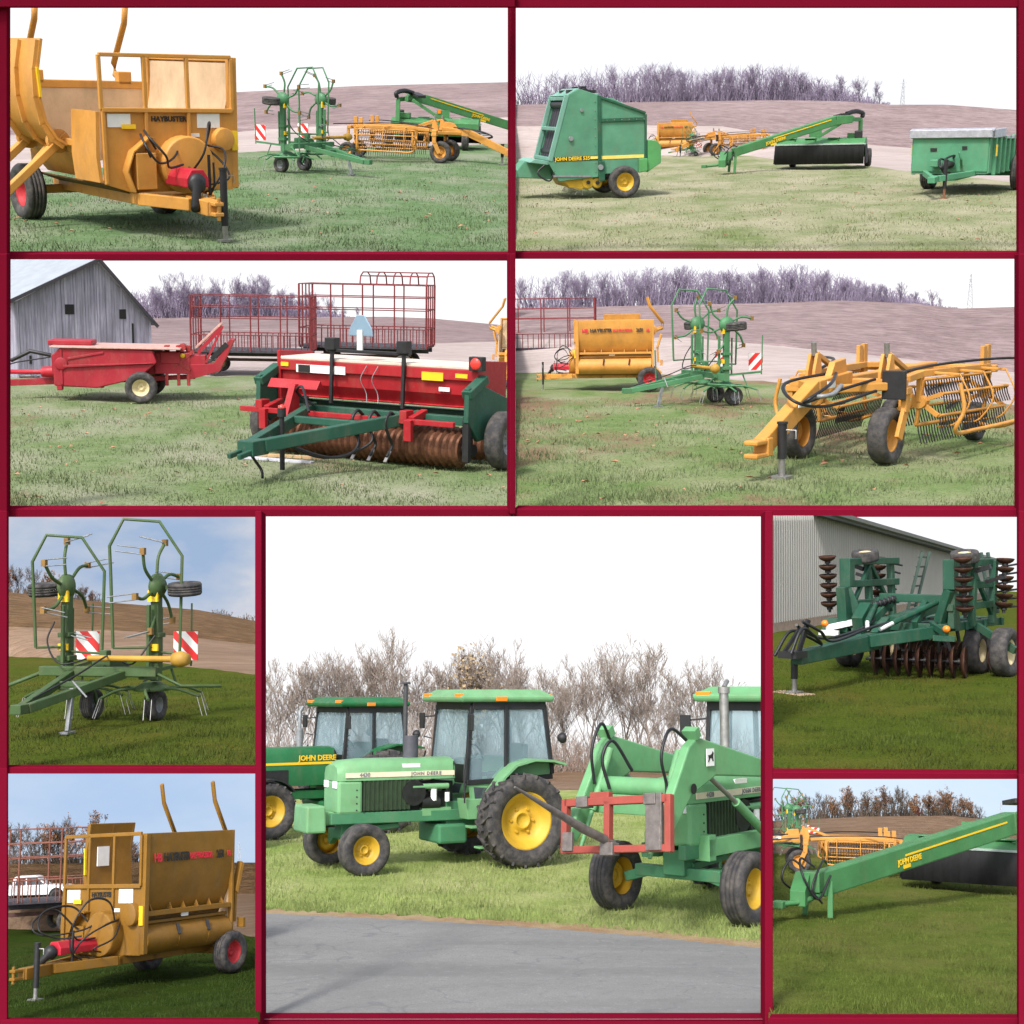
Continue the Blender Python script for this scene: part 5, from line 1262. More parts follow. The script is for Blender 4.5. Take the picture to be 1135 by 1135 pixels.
        hoses(t, [[(3.18, .55, 2.1), (3.48, .5, 2.25), (3.68, .5, 1.95), (3.58, .5, 1.6), (3.73, .52, 1.35)], [(3.18, -.55, 2.1), (3.43, -.5, 2.3), (3.63, -.5, 2.0), (3.58, -.5, 1.6)], [(3.23, -.2, 1.75), (3.48, -.3, 2.1), (3.63, -.35, 1.9), (3.56, -.3, 1.55)], [(3.28, .6, 2.05), (2.88, .5, 2.0), (1.90, .5, 1.8), (1.20, .45, 1.7)]], .02)
        # red bale spear frame
        RF = paint('rust_red_frame', (.30, .055, .04), .55, wear=(.13, .09, .075), amt=.8)
        zf = .88; x = 4.04; hh = .60; m = MB()
        m.bar((x, -.80, zf+hh), (x, .80, zf+hh), .10, .10); m.bar((x, -.80, zf), (x, .80, zf), .09, .09)
        for y in (-.80, .80): m.bar((x, y, zf-.05), (x, y, zf+hh+.05), .09, .10)
        m.bar((x, -.12, zf), (x, -.12, zf+hh), .09, .10); m.bar((x-.02, -.4, zf+hh+.08), (x-.02, -.1, zf+hh+.08), .1, .08)
        fr_ = m.build('spear_frame', RF, t, .008)
        m = MB(); m.box((x+.03, .60, zf+.32), (.06, .24, .70)); m.box((x+.05, .62, zf+.12), (.05, .18, .3)); m.box((x+.05, -.72, zf+.1), (.06, .16, .24)); m.box((x, .55, zf+hh), (.16, .18, .14)); m.box((x, -.5, zf+hh), (.16, .18, .14)); m.box((x, -.1, zf), (.16, .2, .16)); m.build('mount_plate', plain('worn_steel', (.17, .15, .14), .55, .4, amt=.4), fr_, .008)
        m = MB(); m.tube([(x-.1, -.12, zf+.08), (x+.5, -.16, zf+.22), (x+1.75, -.25, zf+.60)], [.055, .06, .014], 10); m.build('bale_spear', plain('worn_steel', (.17, .15, .14)), fr_)
        Q = Matrix.Translation((x, .12, zf+hh/2+.02)) @ Matrix.Rotation(R(5), 4, 'X') @ Matrix.Rotation(R(-9), 4, 'Y') @ Matrix.Scale(.88, 4) @ Matrix.Translation((-x, 0, -zf-hh/2))
        for o in [fr_]+kids(fr_): o.data.transform(Q)
    else:
        m = MB(); m.box((.9, 0, .5), (.5, .8, .3)); m.build('fuel_tank', GD, t, .04)
    return t

def pickup_truck(label):
    t = thing('pickup_truck', label, 'pickup truck'); Wp = paint('truck_white', (.80, .81, .82), .25, amt=.15)
    m = MB(); m.prism([(2.6, .45), (2.65, .85), (2.5, 1.02), (1.1, 1.10), (-2.7, 1.10), (-2.75, .5)], -.95, .95); m.build('body', Wp, t, .05)
    m = MB(); m.prism([(1.15, 1.08), (.55, 1.62), (.35, 1.68), (-.75, 1.68), (-.95, 1.60), (-1.05, 1.08)], -.82, .82); m.build('cab', Wp, t, .06)
    m = MB()
    for s in (1, -1): m.prism([(.98, 1.12), (.50, 1.55), (-.12, 1.58), (-.12, 1.12)], s*.825-.01, s*.825+.01); m.prism([(-.2, 1.12), (-.2, 1.58), (-.72, 1.57), (-.86, 1.12)], s*.825-.01, s*.825+.01)
    m.build('windows', plain('truck_glass', (.03, .035, .045), .06, amt=.05, spec=.8), t)
    m = MB(); m.box((2.64, 0, .62), (.12, 1.9, .2)); m.box((-2.76, 0, .55), (.12, 1.9, .2)); m.build('bumper', STEEL, t, .03)
    m = MB()
    for s in (1, -1): m.box((2.6, s*.72, .86), (.1, .34, .16))
    m.build('headlight', plain('lamp_glass', (.7, .72, .74)), t, .02)
    for x in (1.75, -1.65):
        for s in (1, -1): wheel(t, (x, s*.86, .38), .38, .25, GREYM, dish=s, rr=.6, style='round', n=28)
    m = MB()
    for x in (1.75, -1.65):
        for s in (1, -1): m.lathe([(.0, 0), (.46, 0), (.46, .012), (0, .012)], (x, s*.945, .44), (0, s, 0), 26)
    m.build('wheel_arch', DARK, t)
    return t

def barn(label):
    t = thing('barn', label, 'barn')
    m0, nt, b, o = nodes('weathered_boards')
    tc = nt.nodes.new('ShaderNodeTexCoord'); v = tc.outputs['Object']
    n1 = noise(nt, 1.0, 7, .7, v, (6, 6, .35)); n2 = noise(nt, 1.0, 3, .6, v, (1.1, 1.1, .5)); n3 = noise(nt, .9, 5, .7, v, (.9, .9, .5))
    c = ramp(nt, n1, [(.28, (.13, .12, .16)), (.5, (.31, .29, .37)), (.72, (.50, .48, .58))])
    c = mixc(nt, ramp(nt, n3, [(.66, (0, 0, 0)), (.74, (.55, .55, .55))]), c, (.34, .19, .15))
    nt.links.new(mixc(nt, ramp(nt, n2, [(.35, (.55, .55, .55)), (.6, (0, 0, 0))]), c, (.15, .14, .17)), b.inputs['Base Color']); b.inputs['Roughness'].default_value = .9; bump(nt, b, n1, .4, .03)
    # gable end faces -Y, ridge runs along +Y; built of separate upright boards in one wall
    Wg, hl, hr, hp, L = 6.3, 3.2, 2.25, 4.95, 14.0; xp = .6
    m = MB(); rs = random.Random(5); k = 46; x = -Wg/2
    def top(x): return hl+(hp-hl)*(x+Wg/2)/(xp+Wg/2) if x < xp else hp+(hr-hp)*(x-xp)/(Wg/2-xp)
    bw = Wg/k
    for i in range(k):
        a = -Wg/2+i*bw; bb = a+bw-rs.choice([.006, .01, .02, .012]); y = -rs.uniform(0, .02); z0 = rs.uniform(-.05, .12)
        m.prism([(a, z0), (bb, z0), (bb, top(bb)-.03), (a, top(a)-.03)], y, y+.05)
    m.build('gable_wall', m0, t)
    m = MB(); m.box((-Wg/2+.03, L/2, hl/2), (.06, L, hl)); m.box((Wg/2-.03, L/2, hr/2), (.06, L, hr)); m.box((0, L, 1.5), (Wg, .06, 3.0)); m.build('side_wall', m0, t)
    rm, nt, b, o = nodes('tin_roof'); n = noise(nt, 2, 5, .6); nt.links.new(ramp(nt, n, [(.3, (.28, .31, .345)), (.7, (.36, .39, .43))]), b.inputs['Base Color']); b.inputs['Roughness'].default_value = .55; b.inputs['Metallic'].default_value = .1
    m = MB(); ov = .25
    sl = (hp-hl)/(xp+Wg/2); sr = (hp-hr)/(Wg/2-xp)
    m.prism([(-Wg/2-.9, hl-.5*sl), (xp, hp+.05), (xp, hp+.13), (-Wg/2-.9, hl-.5*sl+.08)], -ov, L+ov); m.prism([(xp, hp+.05), (Wg/2+.2, hr-.2*sr+.05), (Wg/2+.2, hr-.2*sr+.13), (xp, hp+.13)], -ov, L+ov)
    m.build('roof', rm, t)
    m = MB(); m.bar((-Wg/2-.9, -ov-.02, hl-.5*sl), (xp, -ov-.02, hp+.04), .05, .14); m.bar((xp, -ov-.02, hp+.04), (Wg/2+.2, -ov-.02, hr-.2*sr), .05, .14); m.build('barge_board', plain('dark_board', (.05, .045, .055), .8), t)
    for x, z, w, h in ((-.75, 2.85, .42, .42), (1.75, 2.62, .32, .42), (2.22, 1.3, .09, 1.8), (-2.6, .75, .1, .35)):
        m = MB(); m.box((x, -.025, z), (w, .012, h)); m.build('window' if h < 1 else 'door_gap', DARK, t)
    return t

def metal_shed(label, a, b, h0, h1, P):
    """long pale sheet metal wall with its eave and roof, from ground point a to ground point b"""
    t = thing('metal_shed', label, 'shed')
    a = Vector(a); b = Vector(b); d = (b-a); L = d.length; d.normalize(); n = Vector((-d.y, d.x, 0))
    if n.y < 0: n = -n
    sm = plain('ribbed_sheet', (.33, .32, .30), .5, .0, amt=.06, scale=.6)
    m = MB(); k = 150; pr = []
    for i in range(k):
        x = L*i/k; w = L/k; pr += [(x, 0), (x+w*.62, 0), (x+w*.70, -.045), (x+w*.92, -.045)]
    pr.append((L, 0)); vs = []
    for (x, o) in pr:
        p = a+d*x+n*o; h = h0+(h1-h0)*x/L; vs += [(p.x, p.y, .25), (p.x, p.y, h)]
    m.add(vs, [(2*i, 2*i+2, 2*i+3, 2*i+1) for i in range(len(pr)-1)]); m.build('wall', sm, t)
    m = MB(); q = lambda x, o, z: tuple(a+d*x+n*o+Vector((0, 0, z)))
    m.add([q(-1, -.03, -.1), q(L, -.03, -.1), q(L, -.03, .27), q(-1, -.03, .27), q(-1, .1, -.1), q(L, .1, -.1), q(L, .1, .27), q(-1, .1, .27)], [(0, 1, 2, 3), (7, 6, 5, 4), (3, 2, 6, 7), (0, 4, 5, 1), (0, 3, 7, 4), (1, 5, 6, 2)]); m.build('base_board', plain('base_board', (.30, .22, .17), .8), t)
    m = MB()
    A = [q(-1, -.35, h0+.02), q(L+.4, -.35, h1+.02), q(L+.4, .0, h1+.05), q(-1, .0, h0+.05), q(-1, -.35, h0+.26), q(L+.4, -.35, h1+.2), q(L+.4, 5, h1+.4), q(-1, 5, h0+.5)]
    m.add(A, [(0, 1, 2, 3), (0, 4, 5, 1), (4, 7, 6, 5), (1, 5, 6, 2), (3, 2, 6, 7), (0, 3, 7, 4)]); m.build('roof', plain('dark_roof', (.055, .058, .065), .5, amt=.2), t)
    m = MB(); m.add([q(-1, -.36, h0+.10), q(L+.4, -.36, h1+.08), q(L+.4, -.44, h1+.10), q(-1, -.44, h0+.13), q(-1, -.36, h0+.24), q(L+.4, -.36, h1+.18), q(L+.4, -.44, h1+.20), q(-1, -.44, h0+.24)], [(0, 1, 2, 3), (0, 4, 5, 1), (4, 7, 6, 5), (3, 2, 6, 7)]); m.build('gutter', plain('grey_gutter', (.16, .16, .17), .4), t)
    return t
def pylon(label, h=9):
    t = MB()
    for sx in (-1, 1):
        for sy in (-1, 1): t.tube([(sx*.7, sy*.7, 0), (sx*.12, sy*.12, h)], .05, 4)
    for k in range(7):
        z = h*k/7; w = .7-.58*k/7; z2 = h*(k+1)/7; w2 = .7-.58*(k+1)/7
        for s in (-1, 1): t.tube([(-w, s*w, z), (w2, s*w2, z2)], .03, 4); t.tube([(w, s*w, z), (-w2, s*w2, z2)], .03, 4)
    for z in (.7, .85): t.tube([(-1.2, 0, h*z), (1.2, 0, h*z)], .05, 4)
    o = t.build('power_pylon', plain('pylon_grey', (.45, .46, .5), .6)); o['label'] = label; o['category'] = 'pylon'; return o
# ------------------------------------------------------------------ the nine plots, nearest first
#            name            x0   x1   y0    y1    yh   h
def mk(n, x0, x1, y0, y1, yh, h, near, back):
    P = Plot(n, x0, x1, y0, y1, yh, h, near); P.back = back; P.far = P.s*back; return P
P7 = mk('tractors', 290, 848, 573.5, 1129, 770, 2.8, 11.5, 50)
P8 = mk('ochre_processor', 8, 282, 858.5, 1130, 915, 3.17, 11.5, 52)
P9 = mk('mower', 858, 1128.5, 864.5, 1128, 840, 2.67, 11.5, 48)
P5 = mk('tedder', 8, 281.5, 574, 850, 640, 2.2, max(P8.far, P9.far)*1.04, 48)
P6 = mk('disc', 856, 1128.5, 574, 855.5, 600, 2.3, P5.near*P5.s, 66)
n2 = max(P5.far, P6.far, P7.far)*1.03
P3 = mk('seeder', 8, 565.5, 290, 564, 290, 2.89, n2, 54)
P4 = mk('rake', 572, 1129, 288, 564, 330, 1.94, n2, 46)
n1 = max(P3.far, P4.far)*1.03
P1 = mk('yellow_processor', 8, 566, 8, 281, 70, 2.37, n1, 62)
P2 = mk('baler', 572, 1129, 8, 279, 100, 2.6, n1, 74)
for p in (P7, P8, P9, P5, P6, P3, P4, P1, P2): print('PLOT', p.name, 'scale %.2f near %.1f (%.1f) far %.0f' % (p.s, p.near, p.near*p.s, p.far))

YEL = paint('machine_yellow', (.58, .265, .05), .4, amt=.3)
YEL_DIM = paint('machine_yellow_dim', (.235, .112, .010), .42, amt=.25)  # machine yellow darkened, the plot's dim exposure put into the paint
GRN = paint('machine_green', (.032, .25, .075), .38, amt=.3)
GRNT = paint('tedder_green', (.06, .19, .085), .40, amt=.3)
GRNT_DIM = paint('tedder_green_dim', (.05, .095, .03), .42, amt=.35)  # same tedder green, darkened to carry its plot's dim exposure
GRNB = paint('baler_green', (.085, .25, .155), .42, amt=.3)
GRNB2 = paint('shield_green', (.085, .30, .10), .40, amt=.2)
GRND = paint('seeder_green', (.018, .085, .055), .40, amt=.3)
GRNX = paint('disc_green', (.014, .075, .044), .36, amt=.3)  # green darkened further so the colour holds the plot's dim exposure
GRNM = paint('mower_green', (.055, .20, .07), .36, amt=.2)
GRNS = paint('spreader_green', (.08, .27, .15), .45, amt=.35)
TG1 = paint('tractor_green', (.15, .34, .16), .38, amt=.35)
TG1D = paint('tractor_chassis_green', (.05, .19, .09), .45, amt=.5)
TG2 = paint('tractor_new_green', (.014, .125, .04), .32, amt=.1)
TG3 = paint('loader_tractor_green', (.13, .34, .15), .38, amt=.3)

# --------------------------- things
def flip_y(root):
    st = [root]
    while st:
        o = st.pop(); st += kids(o)
        if o.type == 'MESH' and not o.name.startswith('lettering'):
            o.data.transform(Matrix.Diagonal((1, -1, 1, 1))); o.data.flip_normals()

bp1 = bale_processor(YEL, 'yellow bale processor seen from its open side, curved wing and red driveline shield', pole=.6)
P1.place(bp1, 250, 268, -60, .99, (2.96, .2))
km = None
def dup(o, label):
    c = copy_tree(o); c['label'] = label; return c
bp8 = bale_processor(YEL_DIM, 'dark ochre bale processor on deep green grass beside the wagon and white pickup', tall=1.34)
P8.place(bp8, 39, 1109, 227, 1.04, (3.6, .2))
bp4 = dup(bp1, 'yellow bale processor side on, between the red rack wagon and the green tedder')
P4.place(bp4, 602, 433, 187, .62, (2.96, .2))
bp3 = dup(bp1, 'yellow bale processor cut off by the border, only its rear showing past the red seeder')
P3.place(bp3, 556, 430, -12, .66, (-.77, -1.12))
bp2 = dup(bp1, 'small far yellow bale processor half hidden behind the green round baler')
P2.place(bp2, 726, 172, 183, .56, (2.0, .5))
for b in (bp1, bp2, bp3, bp4, bp8): b['group'] = 'bale processors'

td1 = tedder(GRNT, 'folded green tedder on pale grass in front of the yellow basket rake, two striped boards')
P1.place(td1, 312, 191, -40, .80, (-.42, -.53))
td4 = dup(td1, 'folded green tedder standing between the side on yellow bale processor and the large basket rake')
P4.place(td4, 813, 449, 207, .73, (-.42, .53))
td2 = dup(td1, 'tiny far green tedder between the round baler and a yellow rake')
P2.place(td2, 766, 173, 190, .42)
td9 = dup(td1, 'far green tedder behind the yellow rake at the edge of the mower plot')
P9.place(td9, 878, 950, 195, .62)
td5 = tedder(GRNT_DIM, 'large olive green tedder alone on dark grass with both rotors folded up', turn=70, cy=.74, pole=1.02)
P5.place(td5, 172, 798, 241, 1.02, (-.42, .53))
for b in (td1, td2, td4, td5, td9): b['group'] = 'folded tedders'

rk4 = wheel_rake(YEL, 'large yellow basket rake close by with black jack, two castor wheels and coiled grey hoses')
P4.place(rk4, 981, 514, 243, 1.0, (1.32, .56))
rk1 = dup(rk4, 'yellow basket rake beside the green tedder with its tongue sloping down to the plot edge')
P1.place(rk1, 488, 181, -22, .86, (1.32, -.56))
rk2 = dup(rk4, 'small far yellow basket rake between the round baler and the green mower conditioner')
P2.place(rk2, 793, 173, 200, .80, (1.32, .56))
rk9 = dup(rk4, 'yellow basket rake standing behind the long green swing tongue on dark grass')
P9.place(rk9, 886, 968, 188, .80, (1.32, .56))
for b in (rk1, rk2, rk4, rk9): b['group'] = 'basket rakes'

mw9 = mower(GRNM, B=(7.4, -2.0, .62), A=(-.3, 1.15, 1.62), deep=1.35, label='green mower conditioner close up with long swing tongue and yellow lettering')
P9.place(mw9, 1000, 984, -100, .90, (.15, -1.75))
mw2 = mower(GRNM, label='green mower conditioner on pale grass between the small rake and the manure spreader')
P2.place(mw2, 957, 187, -98, .84, (.15, 1.75))
mw1 = dup(mw2, 'green mower conditioner partly hidden behind the yellow rake and tedder')
P1.place(mw1, 452, 163, 78, .78, (-.45, 1.15))
for b in (mw1, mw2, mw9): b['group'] = 'mower conditioners'

rb = round_baler(GRNB, GRNB2, 'tall green round baler with yellow wheel rim and yellow stripe on its side')
P2.place(rb, 692, 219, 201, 1.0, (-.38, 1.08))
sp = spreader(GRNS, 'green manure spreader with grey top rim and black jack at the plot edge')
P2.place(sp, 1046, 221, -112, .98, (1.0, .18))

sdr = seed_drill(GRND, 'red seeder with long seed box, green tongue and rusty ribbed rollers'); flip_y(sdr)
for o in kids(sdr):
    if o.name.startswith('decal'):
        for c in kids(o):
            if c.name.startswith('lettering'): c.data.transform(Matrix.Translation((0, -1.9, 0)))
P3.place(sdr, 558, 520, 232, 1.0, (-.15, 2.08))
sb = square_baler(RED, 'old red hay baler with cream wheel rim in front of the grey barn')
P3.place(sb, 157, 447, 178, .80, (-.62, 1.16))
wg3a = hay_wagon(plain('wagon_red', (.17, .022, .026), .6, amt=.4), 'red rack hay wagon with cream wheels right behind the chute of the red hay baler', 1.3)
P3.place(wg3a, 283, 414, 172, .62)
wg3b = hay_wagon(plain('wagon_red', (.17, .022, .026), .6, amt=.4), 'tall red rack hay wagon with curved top tubes behind the red seeder', 1.35, roofed=True)
P3.place(wg3b, 408, 411, 165, .70)
wg4 = dup(wg3a, 'red rack hay wagon with dark deck behind the tongue of the side on bale processor')
P4.place(wg4, 602, 409, 6, .62)
wg8 = hay_wagon(plain('rust_tube', (.17, .06, .04), .7, amt=.4), 'rusty red rack wagon in front of the white pickup', 1.25)
P8.place(wg8, 12, 1036, 12, 1.0)
for b in (wg3a, wg3b, wg4, wg8): b['group'] = 'rack hay wagons'
bn = barn('weathered grey board barn with pale tin roof behind the red hay baler')
P3.place(bn, 169, 412, 34, .575, (3.15, 0))
bn2 = dup(bn, 'sliver of a grey barn at the plot edge behind the green round baler')
P2.place(bn2, 600, 160, 0, .42, (3.15, 0))
dc = disc_cultivator(GRNX, 'dark green folding disc cultivator with wings folded up beside the pale metal shed')
P6.place(dc, 1114, 750, 247, 1.0, (-.1, 1.42))
jb = MB(); jb.box((0, 0, .03), (.62, .34, .05)); jb = jb.build('wooden_board', plain('plank', (.36, .25, .17), .8, amt=.3), None, .006); jb['label'] = 'flat wooden board on the grass under the jack of the disc cultivator'; jb['category'] = 'board'
jb.matrix_world = dc.matrix_world @ Matrix.Translation((4.53, -.2, -.045)) @ Matrix.Rotation(R(75), 4, 'Z')
bw3 = MB(); bw3.bar((-.6, 0, .03), (.6, 0, .03), .12, .04); w1 = bw3.build('wooden_plank', plain('grey_plank', (.45, .45, .50), .8, amt=.2), None, .005); w1['label'] = 'grey plank lying under the jack of the red seeder'; w1['category'] = 'plank'
P3.place(w1, 309, 512, -32, .95)
bw4 = MB(); bw4.bar((-.55, 0, .03), (.55, 0, .03), .07, .05); w2 = bw4.build('wooden_plank', plain('tan_plank', (.45, .30, .16), .8, amt=.2), None, .005); w2['label'] = 'thin tan stick on the grass behind the grey plank by the seeder jack'; w2['category'] = 'plank'
P3.place(w2, 322, 508, -24, .95)

tr_mid = tractor('green tractor seen from the side with pale stripe on its hood and heavy front weight', TG1, TG1D, rr_=.72)
P7.place(tr_mid, 403, 971, 208, 1.05, (2.55, .78))
tr_left = tractor('newer dark green tractor with yellow lettering on its hood behind the older side on tractor', TG2, TG2, fr=.55, rr_=.84, hood=2.15, mfwd=True, weight=False, new=True)
P7.place(tr_left, 296, 931, 217, 1.0, (2.55, .78))
tr_right = tractor('green loader tractor facing forward with a rust red bale spear frame on its loader', TG3, TG1D, fr=.42, rr_=.80, weight=False, loader=True, trk=.92)
P7.place(tr_right, 829, 1026, -129, 1.06, (2.55, .92))
for b in (tr_mid, tr_left, tr_right): b['group'] = 'parked green tractors'
pk = pickup_truck('white pickup truck parked behind the rack wagon on the field edge')

for P, L in ((P1, (bp1, td1, rk1, mw1)), (P2, (rb, bp2, td2, rk2, mw2, sp, bn2)), (P3, (sdr, sb, wg3a, wg3b, bn, bp3)), (P4, (rk4, td4, bp4, wg4)), (P5, (td5,)), (P6, (dc, jb)), (P7, (tr_mid, tr_left, tr_right)), (P8, (bp8, wg8)), (P9, (mw9, rk9, td9))):
    for o in L: clip(P, o)
# --------------------------- ground, fields, skies
G_PALE = grass_mat('grass_pale', (0.073, 0.135, 0.050), (0.138, 0.199, 0.105), (0.260, 0.250, 0.200), (0.198, 0.143, 0.114), .35, .10)
G_TAN = grass_mat('grass_tan', (0.105, 0.148, 0.051), (0.175, 0.199, 0.092), (0.315, 0.288, 0.207), (0.298, 0.226, 0.154), .85, .25)
G_MIX = grass_mat('grass_mixed', (0.095, 0.146, 0.052), (0.172, 0.217, 0.105), (0.287, 0.272, 0.208), (0.221, 0.131, 0.105), .5, .7)
G_SOIL = grass_mat('grass_worn', (0.090, 0.151, 0.044), (0.162, 0.210, 0.087), (0.277, 0.261, 0.174), (0.210, 0.116, 0.087), .45, 1.15)
G_DARK = grass_mat('grass_dark', (0.042, 0.066, 0.006), (0.070, 0.090, 0.011), (0.100, 0.081, 0.017), (0.117, 0.052, 0.017), .3, .35)  # dim exposure of the lower plots put into these three grass colours
G_DEEP = grass_mat('grass_deep', (0.018, 0.037, 0.004), (0.034, 0.053, 0.007), (0.043, 0.047, 0.011), (0.052, 0.028, 0.011), .1, .02)
G_OLIV = grass_mat('grass_olive', (0.065, 0.097, 0.015), (0.107, 0.137, 0.026), (0.142, 0.128, 0.041), (0.111, 0.067, 0.030), .4, .1)
G_LIT = grass_mat('grass_bright', (0.169, 0.240, 0.054), (0.253, 0.315, 0.092), (0.401, 0.392, 0.192), (0.316, 0.283, 0.125), .6, .12)
F_MAUVE = field_mat('field_mauve', (0.195, 0.142, 0.144), (0.275, 0.211, 0.211))
S_CREAM = field_mat('stubble_cream', (0.330, 0.272, 0.255), (0.431, 0.368, 0.355), lines=.35)
F_BROWN = field_mat('field_brown', (.115, .068, .034), (.175, .11, .062)); S_TAN = field_mat('stubble_tan', (.20, .13, .085), (.30, .21, .15), lines=.5)
F_OCHRE = field_mat('field_ochre', (.20, .125, .075), (.27, .18, .12))
W_ = (1.0, 1.0, 1.0)
SKY_W = sky_mat('sky_white', [(.32, (.80, .815, .86)), (.62, W_)], .50, .03)
SKY_B = sky_mat('sky_grey_blue', [(.34, (.34, .46, .66)), (.47, (.48, .55, .68)), (.56, (.64, .65, .71)), (.78, (.70, .68, .73))], .44, .16, (1, 1, 2.2))
SKY_C = sky_mat('sky_clear_blue', [(.30, (.32, .50, .78)), (.5, (.44, .58, .80)), (.70, (.60, .70, .82))], .46, .10, (.7, 1, 1.6))
SKY_L = sky_mat('sky_light_blue', [(.3, (.48, .66, .85)), (.6, (.64, .75, .87)), (.8, (.78, .82, .88))], .50, .12, (.7, 1, 2))

def setting(P, gm, yf, ys, yc, sm, fm, skm, nm, Dc=None, outer=(6, 6), skyD=None, power=1.5):
    outer = (90 if P.x0 < 20 else 6, 90 if P.x1 > 1100 else 6)
    d0 = min(P.g(px, interp(yf, px)).y for px in (P.x0, (P.x0+P.x1)/2, P.x1)); dm = max(P.g(px, interp(yf, px)).y for px in (P.x0, (P.x0+P.x1)/2, P.x1))
    Dc = Dc or min(P.back*.93, dm*1.25); print('SET', nm, 'lawn ends %.1f-%.1f crest %.1f back %.1f' % (d0, dm, Dc, P.back))
    P.Ds = dm+(Dc-dm)*.35; P.Dc = Dc; P.yc = yc; P.yf = yf
    ground(P, gm, yf, 'lawn of the %s plot' % nm, *outer)
    Ds = dm+(Dc-dm)*.35
    rise(P, sm, yf, ys, None, Ds, 'pale stubble strip behind the %s plot' % nm, 'stubble_strip', *outer, power=1.0, dl=2)
    rise(P, fm, ys, yc, Ds*.999, Dc, 'bare field rising behind the %s plot' % nm, 'ploughed_field', *outer, power=1.3, dl=1.2)
    sky(P, skm, P.back, 'sky over the %s plot' % nm, bottom=max(p[1] for p in yc)+12, xl=outer[0]-1, xr=outer[1]-1)
setting(P1, G_PALE, [(8, 196), (110, 190), (245, 172), (300, 170), (400, 166), (566, 160)], [(8, 150), (245, 148), (300, 143), (420, 137), (566, 130)], [(8, 108), (150, 107), (245, 103), (400, 95), (566, 91)], S_CREAM, F_MAUVE, SKY_W, 'yellow bale processor')
setting(P2, G_TAN, [(572, 176), (720, 173), (830, 174), (900, 180), (1010, 193), (1128, 206)], [(572, 140), (720, 139), (800, 140), (900, 156), (1010, 164), (1128, 172)], [(572, 116), (720, 113), (860, 111), (930, 112), (985, 116), (1050, 116), (1128, 122)], S_CREAM, F_MAUVE, SKY_W, 'round baler')
setting(P3, G_MIX, [(8, 420), (300, 419), (450, 412), (565, 404)], [(8, 392), (300, 386), (565, 378)], [(8, 356), (210, 352), (430, 351), (480, 353), (565, 361)], S_CREAM, F_MAUVE, SKY_W, 'red seeder')
setting(P4, G_SOIL, [(572, 414), (730, 416), (880, 427), (1000, 440), (1128, 452)], [(572, 376), (760, 374), (880, 385), (1000, 397), (1128, 413)], [(572, 342), (745, 338), (850, 336), (930, 333), (1010, 336), (1060, 342), (1128, 340)], S_CREAM, F_MAUVE, SKY_W, 'basket rake')
setting(P5, G_DARK, [(8, 727), (150, 735), (281, 750)], [(8, 694), (150, 700), (281, 714)], [(8, 656), (110, 667), (150, 670), (220, 676), (281, 688)], S_TAN, F_BROWN, SKY_B, 'dimmed green tedder')
setting(P8, G_DEEP, [(8, 1030), (150, 1033), (282, 1038)], [(8, 1000), (150, 996), (282, 990)], [(8, 958), (150, 956), (282, 956)], S_TAN, F_BROWN, SKY_C, 'dimmed yellow bale processor')
setting(P9, G_OLIV, [(858, 948), (960, 950), (1128, 955)], [(858, 925), (960, 930), (1128, 937)], [(858, 910), (960, 905), (1050, 904), (1128, 912)], S_TAN, F_OCHRE, SKY_L, 'swing tongue mower')
setting(P7, G_LIT, [(290, 884), (560, 880), (848, 874)], [(290, 868), (560, 866), (848, 862)], [(290, 856), (560, 856), (848, 852)], S_TAN, F_OCHRE, SKY_W, 'tractor', Dc=44)
D_ = P8.Ds*.985; pk.matrix_world = P8.M @ Matrix.Translation(P8.at(34, 1000, D_)) @ Matrix.Rotation(R(-8), 4, 'Z') @ Matrix.Scale(15.5*D_/FPX, 4); clip(P8, pk)
# disc plot: lawn up to the shed, white sky
P6.yf = [(856, 703), (990, 690), (1128, 676)]; P6.Dc = 60
ground(P6, G_DARK, [(856, 655), (1128, 655)], 'lawn of the disc cultivator plot', 6, 90)
sky(P6, SKY_W, P6.back, 'white sky over the disc cultivator plot', bottom=668, xr=90)
a = P6.g(850, 703); bD = a.y*1.75; b = P6.at(1100, 680, bD); b.z = 0
za = P6.at(850, 557, a.y).z; zb = P6.at(1086, 627, bD).z
sh = metal_shed('long pale ribbed metal shed with dark roof edge behind the disc cultivator', (a.x, a.y, 0), (b.x, b.y, 0), za, zb, P6); sh.matrix_world = P6.M; clip(P6, sh)

# asphalt road along the front of the tractor plot with a brown verge
am, nt, bb, o_ = nodes('asphalt'); n1 = noise(nt, .7, 6, .65, None, (.7, 1.2, 1)); n2 = noise(nt, 45, 3, .9); n3 = noise(nt, .55, 3, .6, None, (.8, 1.1, 1))
c = ramp(nt, n1, [(.35, (.205, .196, .192)), (.65, (.26, .25, .245))])
cr = nt.nodes.new('ShaderNodeMath'); cr.operation = 'SUBTRACT'; nt.links.new(n3, cr.inputs[0]); cr.inputs[1].default_value = .5
ab = nt.nodes.new('ShaderNodeMath'); ab.operation = 'ABSOLUTE'; nt.links.new(cr.outputs[0], ab.inputs[0])
c = mixc(nt, ramp(nt, ab.outputs[0], [(.001, (.62, .62, .62)), (.007, (0, 0, 0))]), c, (.12, .12, .14))
n4 = noise(nt, 11, 4, .85); n5 = noise(nt, .8, 4, .6, None, (.25, 1.4, 1))
c = mixc(nt, ramp(nt, n5, [(.50, (0, 0, 0)), (.62, (.55, .55, .55))]), c, (.145, .14, .14))
c = mixc(nt, ramp(nt, n4, [(.56, (0, 0, 0)), (.70, (.6, .6, .6))]), c, (.36, .34, .33))
c = mixc(nt, ramp(nt, n4, [(.30, (.7, .7, .7)), (.44, (0, 0, 0))]), c, (.10, .097, .097))
